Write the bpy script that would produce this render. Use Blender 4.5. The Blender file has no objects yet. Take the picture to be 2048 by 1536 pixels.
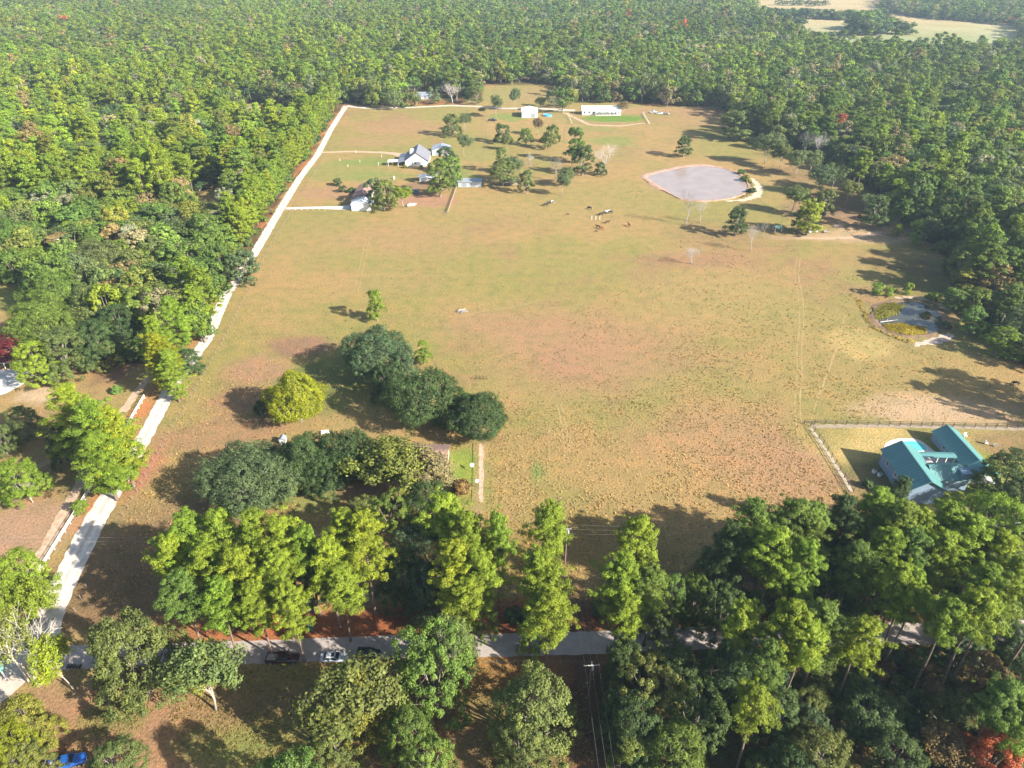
import bpy, math, random
import numpy as np
from mathutils import Vector, Matrix

# ------------------------------------------------------------------ camera, sky, sun, exposure
S = bpy.context.scene
COL = S.collection
PITCH = math.radians(32.5); CAM_H = 115.0; F = 1420.0
cam_d = bpy.data.cameras.new('camera'); cam = bpy.data.objects.new('camera', cam_d); COL.objects.link(cam)
cam_d.sensor_width = 36.0; cam_d.lens = 36.0 * F / 2048; cam_d.clip_start = 0.5; cam_d.clip_end = 9000
cam.location = (0, 0, CAM_H); cam.rotation_euler = (math.radians(90) - PITCH, 0, 0)
S.camera = cam
SUN_EL = math.radians(29); SUN_AZ = math.radians(151 - 180)      # direction towards the sun, ccw from +x
W = bpy.data.worlds.new('World'); S.world = W; W.use_nodes = True
nt = W.node_tree; nt.nodes.clear()
sky = nt.nodes.new('ShaderNodeTexSky'); sky.sky_type = 'NISHITA'; sky.sun_disc = False
sky.sun_elevation = SUN_EL; sky.sun_rotation = math.radians(90) - SUN_AZ
sky.air_density = 1.0; sky.dust_density = 1.5
bg = nt.nodes.new('ShaderNodeBackground'); bg.inputs[1].default_value = 0.078
wo = nt.nodes.new('ShaderNodeOutputWorld')
nt.links.new(sky.outputs[0], bg.inputs[0]); nt.links.new(bg.outputs[0], wo.inputs[0])
sl = bpy.data.lights.new('sun', 'SUN'); sl.energy = 5.0; sl.angle = math.radians(0.5); sl.color = (1.0, 0.93, 0.82)
sun = bpy.data.objects.new('sun', sl); COL.objects.link(sun)
to_sun = Vector((math.cos(SUN_AZ) * math.cos(SUN_EL), math.sin(SUN_AZ) * math.cos(SUN_EL), math.sin(SUN_EL)))
sun.rotation_euler = to_sun.to_track_quat('Z', 'Y').to_euler(); sun.location = to_sun * 300
vs = S.view_settings; vs.view_transform = 'Standard'; vs.look = 'None'; vs.gamma = 1; vs.exposure = 1.56; vs.use_curve_mapping = False
S.cycles.max_bounces = 6; S.cycles.diffuse_bounces = 3; S.cycles.glossy_bounces = 2; S.cycles.transmission_bounces = 4
S.cycles.transparent_max_bounces = 4; S.cycles.volume_bounces = 0
S.cycles.use_denoising = True

rnd = random.Random(7); RNG = np.random.default_rng(11)
CT, ST = math.cos(PITCH), math.sin(PITCH)

def at(px, py, z=0.0):
    """ground position (survey of the photograph, 2048 x 1536) at height z"""
    x = (px - 1024) / F; y = -(py - 768) / F
    d = (x, CT + y * ST, -ST + y * CT); t = (z - CAM_H) / d[2]
    return (d[0] * t, d[1] * t)

def proj(X, Y, Z=0.0):
    z = Z - CAM_H; d = Y * CT - z * ST; u = Y * ST + z * CT
    return 1024 + F * X / d, 768 - F * u / d

# ------------------------------------------------------------------ materials
MATS = {}
def nodes(m):
    m.use_nodes = True; n = m.node_tree; n.nodes.clear()
    out = n.nodes.new('ShaderNodeOutputMaterial'); return n, out
def mat(name, col, rough=0.7, var=0.12, scale=3.0, metal=0.0, bump=0.0, spec=0.4, col2=None, coat=0.0):
    if name in MATS: return MATS[name]
    m = bpy.data.materials.new(name); n, out = nodes(m); L = n.links
    p = n.nodes.new('ShaderNodeBsdfPrincipled'); L.new(p.outputs[0], out.inputs[0])
    p.inputs['Roughness'].default_value = rough; p.inputs['Metallic'].default_value = metal
    p.inputs['Specular IOR Level'].default_value = spec; p.inputs['Coat Weight'].default_value = coat
    tc = n.nodes.new('ShaderNodeTexCoord'); no = n.nodes.new('ShaderNodeTexNoise'); no.inputs['Scale'].default_value = scale
    no.inputs['Detail'].default_value = 5; L.new(tc.outputs['Object'], no.inputs['Vector'])
    r = n.nodes.new('ShaderNodeValToRGB'); r.color_ramp.elements[0].position = .3; r.color_ramp.elements[1].position = .7
    c2 = col2 if col2 else [c * (1 + var) for c in col]
    r.color_ramp.elements[0].color = (*[c * (1 - var) for c in col], 1); r.color_ramp.elements[1].color = (*c2, 1)
    L.new(no.outputs[0], r.inputs[0]); L.new(r.outputs[0], p.inputs['Base Color'])
    if bump:
        b = n.nodes.new('ShaderNodeBump'); b.inputs['Strength'].default_value = bump; b.inputs['Distance'].default_value = .1
        L.new(no.outputs[0], b.inputs['Height']); L.new(b.outputs[0], p.inputs['Normal'])
    MATS[name] = m; return m

def foliage_material():
    m = bpy.data.materials.new('foliage'); n, out = nodes(m); L = n.links
    ti = n.nodes.new('ShaderNodeAttribute'); ti.attribute_type = 'INSTANCER'; ti.attribute_name = 'tint'
    va = n.nodes.new('ShaderNodeAttribute'); va.attribute_type = 'GEOMETRY'; va.attribute_name = 'leafvar'
    ra = n.nodes.new('ShaderNodeValToRGB')
    e = ra.color_ramp.elements; e[0].position = 0; e[0].color = (.55, .60, .62, 1); e[1].position = 1; e[1].color = (1.48, 1.40, 1.2, 1)
    q = e.new(.55); q.color = (1, 1, 1, 1)
    L.new(va.outputs['Fac'], ra.inputs[0])
    mx = n.nodes.new('ShaderNodeMix'); mx.data_type = 'RGBA'; mx.blend_type = 'MULTIPLY'; mx.inputs[0].default_value = 1
    L.new(ti.outputs['Color'], mx.inputs[6]); L.new(ra.outputs[0], mx.inputs[7])
    p = n.nodes.new('ShaderNodeBsdfPrincipled'); p.inputs['Roughness'].default_value = .62; p.inputs['Specular IOR Level'].default_value = .25
    L.new(mx.outputs[2], p.inputs['Base Color'])
    t = n.nodes.new('ShaderNodeBsdfTranslucent')
    mt = n.nodes.new('ShaderNodeMix'); mt.data_type = 'RGBA'; mt.blend_type = 'MULTIPLY'; mt.inputs[0].default_value = 1
    mt.inputs[7].default_value = (1.25, 1.25, .7, 1); L.new(mx.outputs[2], mt.inputs[6]); L.new(mt.outputs[2], t.inputs[0])
    s = n.nodes.new('ShaderNodeMixShader'); s.inputs[0].default_value = .25
    L.new(p.outputs[0], s.inputs[1]); L.new(t.outputs[0], s.inputs[2]); L.new(s.outputs[0], out.inputs[0])
    return m
FOL = foliage_material()
BARK_PINE = mat('pine_bark', (.17, .12, .09), .9, .35, 2.0, bump=.3)
BARK_OAK = mat('oak_bark', (.20, .17, .14), .9, .3, 2.0, bump=.3)
BARK_PALE = mat('pale_bark', (.36, .31, .25), .85, .25, 1.5, bump=.2)
BARK_DEAD = mat('dead_wood', (.37, .34, .32), .9, .2, 1.5)

# ------------------------------------------------------------------ mesh builder
class MB:
    def __init__(s): s.v = []; s.f = []; s.m = []
    def add(s, vs_, fs, mi=0):
        o = len(s.v); s.v += [tuple(v) for v in vs_]; s.f += [tuple(i + o for i in f) for f in fs]; s.m += [mi] * len(fs); return s
    def box(s, x0, x1, y0, y1, z0, z1, mi=0):
        v = [(x, y, z) for z in (z0, z1) for y in (y0, y1) for x in (x0, x1)]
        return s.add(v, [(0, 2, 3, 1), (4, 5, 7, 6), (0, 1, 5, 4), (2, 6, 7, 3), (0, 4, 6, 2), (1, 3, 7, 5)], mi)
    def tube(s, p, q, r0, r1, n=6, mi=0, cap=True):
        p = Vector(p); q = Vector(q); a = (q - p)
        if a.length < 1e-6: return s
        a.normalize(); u = a.orthogonal().normalized(); w = a.cross(u)
        vs_ = []
        for c, r in ((p, r0), (q, r1)):
            for k in range(n):
                t = 2 * math.pi * k / n; vs_.append(c + u * (r * math.cos(t)) + w * (r * math.sin(t)))
        fs = [(k, (k + 1) % n, n + (k + 1) % n, n + k) for k in range(n)]
        if cap: fs += [tuple(range(n))[::-1], tuple(range(n, 2 * n))]
        return s.add(vs_, fs, mi)
    def path(s, pts, rs, n=6, mi=0):
        """one continuous tapered tube"""
        P = [Vector(p) for p in pts]; vs_ = []; ref = Vector((1, 0.13, 0))
        for i, c in enumerate(P):
            a = (P[min(i + 1, len(P) - 1)] - P[max(i - 1, 0)]).normalized()
            u = a.cross(ref)
            if u.length < .1: u = a.cross(Vector((0, 1, 0)))
            u.normalize(); w = a.cross(u)
            for k in range(n):
                t = 2 * math.pi * k / n; vs_.append(c + u * (rs[i] * math.cos(t)) + w * (rs[i] * math.sin(t)))
        fs = [(i * n + k, i * n + (k + 1) % n, (i + 1) * n + (k + 1) % n, (i + 1) * n + k) for i in range(len(P) - 1) for k in range(n)]
        fs += [tuple(range(n))[::-1], tuple(range((len(P) - 1) * n, len(P) * n))]
        return s.add(vs_, fs, mi)
    def prism(s, poly, z0, z1, mi=0):
        n = len(poly); v = [(x, y, z0) for x, y in poly] + [(x, y, z1) for x, y in poly]
        return s.add(v, [tuple(range(n))[::-1], tuple(range(n, 2 * n))] + [(k, (k + 1) % n, n + (k + 1) % n, n + k) for k in range(n)], mi)
    def ball(s, c, r, n=8, m=5, mi=0):
        rx, ry, rz = r if hasattr(r, '__len__') else (r, r, r); v = []
        for i in range(1, m):
            ph = math.pi * i / m
            for k in range(n):
                t = 2 * math.pi * k / n; v.append((c[0] + rx * math.sin(ph) * math.cos(t), c[1] + ry * math.sin(ph) * math.sin(t), c[2] + rz * math.cos(ph)))
        v += [(c[0], c[1], c[2] + rz), (c[0], c[1], c[2] - rz)]; T = len(v) - 2; B = T + 1
        f = [(i * n + k, i * n + (k + 1) % n, (i + 1) * n + (k + 1) % n, (i + 1) * n + k) for i in range(m - 2) for k in range(n)]
        f = [tuple(reversed(q)) for q in f]
        f += [(T, k, (k + 1) % n) for k in range(n)] + [(B, (m - 2) * n + (k + 1) % n, (m - 2) * n + k) for k in range(n)]
        return s.add(v, f, mi)
    def mesh(s, name, mats, smooth=False):
        me = bpy.data.meshes.new(name); me.from_pydata(s.v, [], s.f)
        for m in (mats if isinstance(mats, (list, tuple)) else [mats]): me.materials.append(m)
        me.polygons.foreach_set('material_index', s.m)
        if smooth: me.polygons.foreach_set('use_smooth', [True] * len(s.f))
        me.update(); return me
    def build(s, name, mats, parent=None, loc=None, rz=0, smooth=False):
        return put(s.mesh(name, mats, smooth), name, parent, loc, rz)
def put(me, name, parent=None, loc=None, rz=0, scale=None):
    o = bpy.data.objects.new(name, me); COL.objects.link(o)
    if parent: o.parent = parent
    if loc: o.location = loc
    if rz: o.rotation_euler = (0, 0, rz)
    if scale: o.scale = scale
    return o
def tag(o, label=None, cat=None, group=None, kind=None):
    if label: o['label'] = label
    if cat: o['category'] = cat
    if group: o['group'] = group
    if kind: o['kind'] = kind
    return o
def thing(name, label, cat, loc, rz=0, group=None, scale=None):
    o = put(None, name, None, loc, rz, scale); o.empty_display_size = .3; return tag(o, label, cat, group)

# ------------------------------------------------------------------ ground
def vnoise(X, Y, sc, seed=0):
    """smooth value noise on arrays"""
    r = np.random.default_rng(seed).random((256, 256)); x = X / sc + 1000; y = Y / sc + 1000
    xi = np.floor(x).astype(int); yi = np.floor(y).astype(int); fx = x - xi; fy = y - yi
    fx = fx * fx * (3 - 2 * fx); fy = fy * fy * (3 - 2 * fy)
    g = lambda i, j: r[i % 256, j % 256]
    return (g(xi, yi) * (1 - fx) + g(xi + 1, yi) * fx) * (1 - fy) + (g(xi, yi + 1) * (1 - fx) + g(xi + 1, yi + 1) * fx) * fy
def fbm(X, Y, sc, seed=0, o=4):
    t = 0; a = .5; s = 0
    for k in range(o): t = t + a * vnoise(X, Y, sc / 2 ** k, seed + k); s += a; a *= .55
    return t / s
def inpoly(X, Y, poly):
    c = np.zeros(X.shape, bool); n = len(poly); j = n - 1
    for i in range(n):
        xi, yi = poly[i]; xj, yj = poly[j]
        with np.errstate(divide='ignore', invalid='ignore'):
            k = ((yi > Y) != (yj > Y)) & (X < (xj - xi) * (Y - yi) / ((yj - yi) if yj != yi else 1e-9) + xi)
        c ^= k; j = i
    return c
def pp(*pts): return [at(*p) for p in pts]
LANE_C = pp((52, 1345), (80, 1285), (105, 1210), (185, 1050), (262, 920), (300, 855), (345, 770), (413, 680), (452, 590), (513, 500), (560, 420), (600, 355), (635, 310), (664, 255), (692, 212))

# open land inside the woods (ground polygons)
MAIN = pp((478, 560), (560, 400), (612, 330), (672, 232), (690, 205), (760, 215), (860, 214), (905, 206), (960, 200), (968, 172), (1040, 168), (1125, 172), (1140, 206), (1250, 206), (1330, 212), (1445, 214),
          (1500, 262), (1530, 290), (1585, 300), (1640, 325), (1690, 350), (1740, 378), (1790, 412), (1840, 470), (1890, 520), (1900, 560), (1930, 610), (1960, 660), (2040, 735), (2120, 745), (2300, 760), (2300, 1050), (2048, 1060), (1700, 1040), (1560, 1110), (1380, 1130),
          (1380, 1240), (1210, 1330), (1225, 1600), (-500, 1700), (-700, 1000), (-300, 700), (0, 620), (60, 575), (240, 720), (300, 730), (395, 620))
FARF = pp((1500, -45), (1760, -45), (1765, 24), (1830, 36), (2030, 52), (2060, 110), (1700, 113), (1640, 100), (1560, 62), (1510, 40))
C_BACK = pp((812, 196), (835, 180), (885, 186), (892, 208), (860, 215), (812, 212))
C_L1 = pp((478, 212), (510, 205), (585, 215), (600, 252), (490, 278))
C_L2 = pp((385, 400), (440, 362), (462, 400), (420, 460), (380, 440))
C_W = pp((-200, 620), (0, 560), (60, 575), (0, 640))
OPEN = [MAIN, FARF, C_BACK, C_L1, C_L2, C_W]
SOUTH = pp((1215, 1335), (1500, 1345), (2048, 1300), (2400, 1290), (2500, 1900), (1225, 1900))
HOLLOW = pp((1690, 1330), (1990, 1330), (1990, 1450), (1900, 1600), (1690, 1600), (1640, 1440))
NORTHR = pp((1395, 1135), (1560, 1110), (1700, 1045), (2048, 1065), (2300, 1060), (2350, 1235), (1395, 1240))

def build_ground():
    xs = np.concatenate([np.arange(-3600, -700, 100), np.arange(-700, -216, 9), np.arange(-216, 244, 2.0), np.arange(246, 700, 9), np.arange(700, 3601, 100)])
    ys = np.concatenate([np.arange(-3600, 30, 120), np.arange(30, 470, 2.0), np.arange(470, 640, 3.5), np.arange(644, 1700, 13), np.arange(1720, 3601, 90)])
    X, Y = np.meshgrid(xs, ys); nx, ny = len(xs), len(ys)
    # palette of real surface colours
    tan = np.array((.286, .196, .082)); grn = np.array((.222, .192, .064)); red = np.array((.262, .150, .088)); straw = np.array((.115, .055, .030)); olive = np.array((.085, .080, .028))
    n1 = fbm(X, Y, 46, 1); n2 = fbm(X, Y, 17, 5); n3 = fbm(X, Y, 7, 9); n4 = fbm(X, Y, 90, 13)
    sm = lambda a, lo, hi: np.clip((a - lo) / (hi - lo), 0, 1)[..., None]
    C = tan + (grn - tan) * sm(n1 * .6 + n2 * .4, .42, .60)
    C = C + (red - C) * sm(n4 * .5 + n2 * .3 + n3 * .2, .53, .66) * .75
    def blob(C, px, py, rx, ry, col, s=1.0, soft=.5, rag=.5, seed=0):
        cx, cy = at(px, py); d = np.sqrt(((X - cx) / rx) ** 2 + ((Y - cy) / ry) ** 2) + (fbm(X, Y, max(4, rx * .5), 40 + seed) - .5) * 2 * rag
        w = np.clip((1 + soft / 2 - d) / soft, 0, 1)[..., None] * s
        return C * (1 - w) + np.array(col) * w
    pink = (.300, .168, .108); pale = (.40, .275, .175); lime = (.115, .190, .030); lawn = (.165, .20, .055); dead = (.40, .30, .12); rust = (.29, .095, .038)
    for i, b in enumerate([
        (1130, 690, 26, 26, pink, .5, 1.2), (980, 650, 20, 9, pink, .45, 1.0), (1230, 700, 30, 22, (.29, .17, .10), .5, 1.2), (1450, 880, 26, 14, (.29, .17, .10), .6, .9), (1000, 960, 10, 18, tan, .5),
        (1560, 940, 16, 12, pink, .55, .8), (1300, 930, 26, 12, (.32, .20, .09), .5, .9), (1850, 820, 24, 7, pale, .85), (1800, 800, 10, 5, pale, .5), (520, 740, 10, 9, pink, .75), (480, 800, 9, 8, (.25, .13, .09), .6),
        (450, 870, 16, 9, red, .7), (1075, 945, 1.8, 4, (.12, .21, .05), .8, .9), (640, 470, 26, 26, (.24, .19, .075), .6, .9), (850, 480, 30, 20, (.30, .18, .10), .45, .9), (800, 560, 22, 14, (.28, .19, .09), .4, .9),
        (800, 258, 32, 22, (.31, .175, .10), .65, .9), (730, 285, 20, 12, (.30, .175, .10), .5, .9), (1250, 395, 40, 26, (.225, .195, .07), .6, .9), (1050, 420, 40, 20, (.25, .20, .075), .5, .9), (1450, 590, 34, 28, (.27, .21, .085), .5, .9),
        (1730, 700, 26, 26, (.235, .19, .07), .6, .9), (1230, 237, 22, 11, lime, 1, .35, .25), (1110, 300, 20, 18, tan, .5), (1230, 282, 14, 12, lawn, .7), (1020, 234, 14, 14, lawn, .9), (1180, 258, 16, 9, lawn, .5),
        (720, 325, 22, 9, lawn, .9), (690, 345, 26, 16, (.21, .2, .065), .9), (760, 352, 22, 10, lawn, .6), (660, 385, 16, 10, pink, .55), (900, 340, 12, 14, lawn, .7), (930, 360, 10, 14, lawn, .7), (960, 310, 14, 12, (.22, .2, .07), .8),
        (850, 400, 15, 10, pink, .9), (800, 385, 14, 9, (.26, .17, .09), .8), (1210, 328, 12, 20, tan, .4), (860, 372, 14, 6, (.2, .12, .08), .7),
        (1010, 190, 40, 34, (.22, .20, .07), .9), (1080, 190, 28, 30, (.28, .19, .09), .6), (870, 205, 24, 12, rust, .7), (1300, 222, 40, 12, (.30, .19, .10), .8), (1400, 240, 34, 20, (.29, .19, .09), .7),
        (1660, 425, 22, 16, (.21, .13, .085), .75, .8), (1590, 350, 24, 20, (.20, .14, .07), .7, .9), (1700, 400, 22, 20, (.15, .10, .05), .75, .9), (1760, 470, 26, 9, pale, .7), (1600, 476, 20, 3, pale, .6), (1520, 350, 13, 17, (.31, .22, .09), .7),
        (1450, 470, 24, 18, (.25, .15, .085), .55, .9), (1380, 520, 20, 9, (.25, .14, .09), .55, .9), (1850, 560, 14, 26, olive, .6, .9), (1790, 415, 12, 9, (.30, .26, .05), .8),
        (1720, 690, 10, 10, dead, .55), (1690, 905, 9, 7, dead, .85), (1740, 870, 13, 5, dead, .8), (1650, 870, 9, 6, (.24, .2, .07), .7), (1820, 960, 14, 11, (.19, .19, .05), .8), (1900, 960, 20, 14, (.17, .22, .04), .9), (2000, 890, 14, 6, (.22, .23, .04), .8), (1960, 880, 12, 5, dead, .5), (2040, 890, 14, 7, (.2, .13, .07), .8),
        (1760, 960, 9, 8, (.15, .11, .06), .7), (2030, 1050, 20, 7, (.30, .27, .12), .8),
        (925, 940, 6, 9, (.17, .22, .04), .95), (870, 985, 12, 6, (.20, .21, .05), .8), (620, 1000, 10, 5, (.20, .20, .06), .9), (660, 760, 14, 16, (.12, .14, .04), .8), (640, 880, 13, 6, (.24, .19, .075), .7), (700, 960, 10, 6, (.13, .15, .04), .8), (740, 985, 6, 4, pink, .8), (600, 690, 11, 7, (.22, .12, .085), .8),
        (860, 1010, 16, 5, (.22, .2, .06), .7), (960, 950, 1.3, 14, (.34, .23, .13), .8), (340, 980, 12, 12, (.26, .185, .08), .5), (250, 1150, 16, 14, (.16, .10, .055), .8), (330, 1050, 14, 10, (.2, .13, .07), .6), (1080, 1100, 14, 10, (.24, .16, .05), .7), (1220, 1100, 16, 10, (.22, .145, .05), .7),
        (700, 1255, 34, 4.5, rust, .95, .5), (520, 1265, 16, 3.5, (.30, .11, .05), .9, .8), (1000, 1235, 26, 4, (.2, .07, .035), .9, .5), (1150, 1235, 20, 4, (.2, .075, .035), .9), (1100, 1325, 34, 2.5, (.22, .07, .035), .9), (870, 1340, 16, 2.5, (.24, .08, .04), .9),
        (1640, 1235, 8, 5, (.40, .14, .05), .9), (1320, 1250, 12, 3, (.25, .1, .04), .8), (260, 905, 3.2, 9, (.42, .14, .055), .95, .6, .25), (215, 985, 3, 12, (.36, .15, .06), .9, .6, .25), (290, 940, 3, 10, (.34, .15, .09), .85, .6, .3), (285, 820, 3, 6, (.38, .15, .06), .7),
        (350, 1480, 24, 8, (.29, .165, .095), .9), (180, 1440, 16, 8, (.28, .16, .09), .85), (700, 1360, 26, 3.2, (.24, .20, .06), .8), (480, 1440, 13, 7, (.22, .15, .07), .7), (560, 1500, 13, 7, (.17, .17, .045), .75), (230, 1430, 5, 4, (.14, .18, .04), .6), (440, 1490, 9, 3, (.16, .19, .05), .5),
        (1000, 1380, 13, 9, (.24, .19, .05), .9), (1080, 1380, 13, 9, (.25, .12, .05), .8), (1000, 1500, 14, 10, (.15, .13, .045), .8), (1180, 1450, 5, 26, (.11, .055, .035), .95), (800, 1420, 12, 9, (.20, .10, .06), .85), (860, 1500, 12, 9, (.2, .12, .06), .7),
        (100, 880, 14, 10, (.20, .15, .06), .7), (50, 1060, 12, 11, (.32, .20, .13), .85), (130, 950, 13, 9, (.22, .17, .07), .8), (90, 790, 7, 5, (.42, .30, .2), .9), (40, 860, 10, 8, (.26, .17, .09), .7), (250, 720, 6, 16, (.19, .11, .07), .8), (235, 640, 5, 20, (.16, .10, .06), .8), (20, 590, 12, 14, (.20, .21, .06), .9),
    ]):
        C = blob(C, *b[:6], *(b[6:] if len(b) > 6 else ()), seed=i)
    forest = ~np.zeros(X.shape, bool)
    for p in OPEN: forest &= ~inpoly(X, Y, p)
    forest |= inpoly(X, Y, SOUTH) | inpoly(X, Y, NORTHR)
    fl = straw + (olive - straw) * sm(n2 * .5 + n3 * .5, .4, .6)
    ff = inpoly(X, Y, FARF)
    C[ff] = (np.array((.36, .28, .15)) + (np.array((.19, .25, .11)) - np.array((.36, .28, .15))) * sm(Y * -1, -1250, -900) * .95 + (n1[..., None] - .5) * .1)[ff]
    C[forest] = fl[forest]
    # rusty needle litter beside the lane
    lx = np.interp(Y, [p[1] for p in LANE_C], [p[0] for p in LANE_C]); dl = lx - X
    wl = (np.clip(1 - np.abs(dl - 4.3) / 2.6, 0, 1) * (Y > 88) * (Y < 560) * (.35 + n3) * np.clip((fbm(X, Y, 30, 77) - .35) * 5, 0, 1))[..., None]
    C = C * (1 - wl) + np.array((.38, .15, .06)) * wl
    me = bpy.data.meshes.new('ground'); Zr = np.zeros(X.shape)
    co = np.stack([X, Y, Zr], -1).reshape(-1, 3)
    idx = np.arange(nx * ny).reshape(ny, nx)
    q = np.stack([idx[:-1, :-1], idx[:-1, 1:], idx[1:, 1:], idx[1:, :-1]], -1).reshape(-1, 4)
    fast_mesh(me, co, q)
    a = me.color_attributes.new('soil', 'FLOAT_COLOR', 'POINT')
    a.data.foreach_set('color', np.concatenate([np.clip(C, 0.01, 1).reshape(-1, 3), np.ones((nx * ny, 1))], 1).astype(np.float32).ravel())
    me.materials.append(ground_material()); o = put(me, 'ground'); o['kind'] = 'structure'; return o

def fast_mesh(me, co, quads):
    me.vertices.add(len(co)); me.vertices.foreach_set('co', np.asarray(co, np.float32).ravel())
    n = len(quads); me.loops.add(n * 4); me.loops.foreach_set('vertex_index', np.asarray(quads, np.int32).ravel())
    me.polygons.add(n); me.polygons.foreach_set('loop_start', np.arange(0, n * 4, 4, dtype=np.int32))
    me.polygons.foreach_set('loop_total', np.full(n, 4, np.int32)); me.update(calc_edges=True)

def ground_material():
    m = bpy.data.materials.new('grassland'); n, out = nodes(m); L = n.links; N = n.nodes.new
    p = N('ShaderNodeBsdfPrincipled'); p.inputs['Roughness'].default_value = .95; p.inputs['Specular IOR Level'].default_value = .1; L.new(p.outputs[0], out.inputs[0])
    at_ = N('ShaderNodeAttribute'); at_.attribute_name = 'soil'; g = N('ShaderNodeNewGeometry')
    def noise(sc, det, rough=.6):
        x = N('ShaderNodeTexNoise'); x.inputs['Scale'].default_value = sc; x.inputs['Detail'].default_value = det; x.inputs['Roughness'].default_value = rough
        L.new(g.outputs['Position'], x.inputs['Vector']); return x
    a = noise(1.7, 5, .75); b = noise(.22, 5, .65); c = noise(.9, 3)
    def ramp(src, stops):
        r = N('ShaderNodeValToRGB'); e = r.color_ramp.elements
        e[0].position, e[0].color = stops[0][0], (*stops[0][1], 1); e[1].position, e[1].color = stops[-1][0], (*stops[-1][1], 1)
        for s_ in stops[1:-1]: k = e.new(s_[0]); k.color = (*s_[1], 1)
        L.new(src, r.inputs[0]); return r
    r1 = ramp(a.outputs[0], [(.30, (.58, .54, .50)), (.48, (.98, .98, .98)), (.72, (1.38, 1.36, 1.28))])
    r2 = ramp(b.outputs[0], [(.30, (.78, .86, .78)), (.5, (1, 1, 1)), (.70, (1.20, 1.07, .98))])
    r3 = ramp(c.outputs[0], [(.66, (1, 1, 1)), (.80, (.62, .60, .55))])
    def mul(x, y):
        k = N('ShaderNodeMix'); k.data_type = 'RGBA'; k.blend_type = 'MULTIPLY'; k.inputs[0].default_value = 1; L.new(x, k.inputs[6]); L.new(y, k.inputs[7]); return k.outputs[2]
    cc = mul(mul(mul(at_.outputs['Color'], r1.outputs[0]), r2.outputs[0]), r3.outputs[0]); L.new(cc, p.inputs['Base Color'])
    bp = N('ShaderNodeBump'); bp.inputs['Strength'].default_value = 1.0; bp.inputs['Distance'].default_value = .42; L.new(a.outputs[0], bp.inputs['Height']); L.new(bp.outputs[0], p.inputs['Normal'])
    return m

def ribbon(name, pts, widths, z, m, jag=.25, step=1.2, kind='structure'):
    P = [Vector((*p, 0)) for p in pts]; out = []; d = 0; rr = random.Random(len(pts) + int(abs(P[0].x) * 7))
    for i in range(len(P) - 1):
        n = max(1, int((P[i + 1] - P[i]).length / step))
        for k in range(n + (i == len(P) - 2)):
            t = k / n; out.append((P[i].lerp(P[i + 1], t), widths[i] * (1 - t) + widths[i + 1] * t))
    # smooth centre line
    for _ in range(6):
        out = [out[0]] + [((out[i - 1][0] + out[i][0] * 2 + out[i + 1][0]) / 4, out[i][1]) for i in range(1, len(out) - 1)] + [out[-1]]
    v = []; f = []
    for i, (c, w) in enumerate(out):
        a = (out[min(i + 1, len(out) - 1)][0] - out[max(i - 1, 0)][0]).normalized(); s_ = Vector((-a.y, a.x, 0))
        l = w / 2 + rr.uniform(-jag, jag); r = w / 2 + rr.uniform(-jag, jag)
        v += [tuple(c + s_ * l + Vector((0, 0, z))), tuple(c - s_ * r + Vector((0, 0, z)))]
        if i: f.append((2 * i - 2, 2 * i - 1, 2 * i + 1, 2 * i))
    mb = MB(); mb.add(v, f); o = mb.build(name, m); o['kind'] = kind; return o

def sheet(name, poly, z, m, kind='structure', jag=0.0, step=1.0, parent=None, smooth=3):
    pts = []; rr = random.Random(int(abs(poly[0][0] * 31)))
    n = len(poly)
    for i in range(n):
        a = Vector(poly[i]); b = Vector(poly[(i + 1) % n]); k = max(1, int((b - a).length / step))
        pts += [a.lerp(b, t / k) for t in range(k)]
    for _ in range(smooth): pts = [(pts[i - 1] + pts[i] * 2 + pts[(i + 1) % len(pts)]) / 4 for i in range(len(pts))]
    pts = [(p.x + rr.uniform(-jag, jag), p.y + rr.uniform(-jag, jag)) for p in pts]
    c = (sum(p[0] for p in pts) / len(pts), sum(p[1] for p in pts) / len(pts))
    mb = MB(); v = [(c[0], c[1], z)] + [(p[0], p[1], z) for p in pts]; k = len(pts)
    mb.add(v, [(0, i + 1, (i + 1) % k + 1) for i in range(k)])
    o = mb.build(name, m, parent)
    if not parent: o['kind'] = kind
    return o, pts

def gravel_mat(name, c1, c2, sc=.8, fine=9):
    m = bpy.data.materials.new(name); n, out = nodes(m); L = n.links; N = n.nodes.new
    p = N('ShaderNodeBsdfPrincipled'); p.inputs['Roughness'].default_value = .95; p.inputs['Specular IOR Level'].default_value = .15; L.new(p.outputs[0], out.inputs[0])
    g = N('ShaderNodeNewGeometry'); a = N('ShaderNodeTexNoise'); a.inputs['Scale'].default_value = sc; a.inputs['Detail'].default_value = 8; a.inputs['Roughness'].default_value = .7
    L.new(g.outputs['Position'], a.inputs['Vector']); r = N('ShaderNodeValToRGB'); e = r.color_ramp.elements
    e[0].position = .36; e[0].color = (*c2, 1); e[1].position = .58; e[1].color = (*c1, 1); L.new(a.outputs[0], r.inputs[0]); L.new(r.outputs[0], p.inputs['Base Color'])
    b = N('ShaderNodeTexNoise'); b.inputs['Scale'].default_value = fine; L.new(g.outputs['Position'], b.inputs['Vector'])
    bp = N('ShaderNodeBump'); bp.inputs['Strength'].default_value = .5; bp.inputs['Distance'].default_value = .05; L.new(b.outputs[0], bp.inputs['Height']); L.new(bp.outputs[0], p.inputs['Normal'])
    return m
GRAVEL = gravel_mat('crushed_white_rock', (.56, .51, .46), (.40, .35, .29), .6)
WORN = gravel_mat('packed_rock', (.64, .59, .53), (.50, .45, .40), .5)
FAINT = gravel_mat('loose_rock', (.47, .42, .36), (.36, .31, .25), .7)
ASPH = gravel_mat('worn_asphalt', (.36, .31, .28), (.29, .25, .23), .5, 14)
DIRT = gravel_mat('pale_dirt', (.46, .34, .24), (.33, .22, .14))
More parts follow.
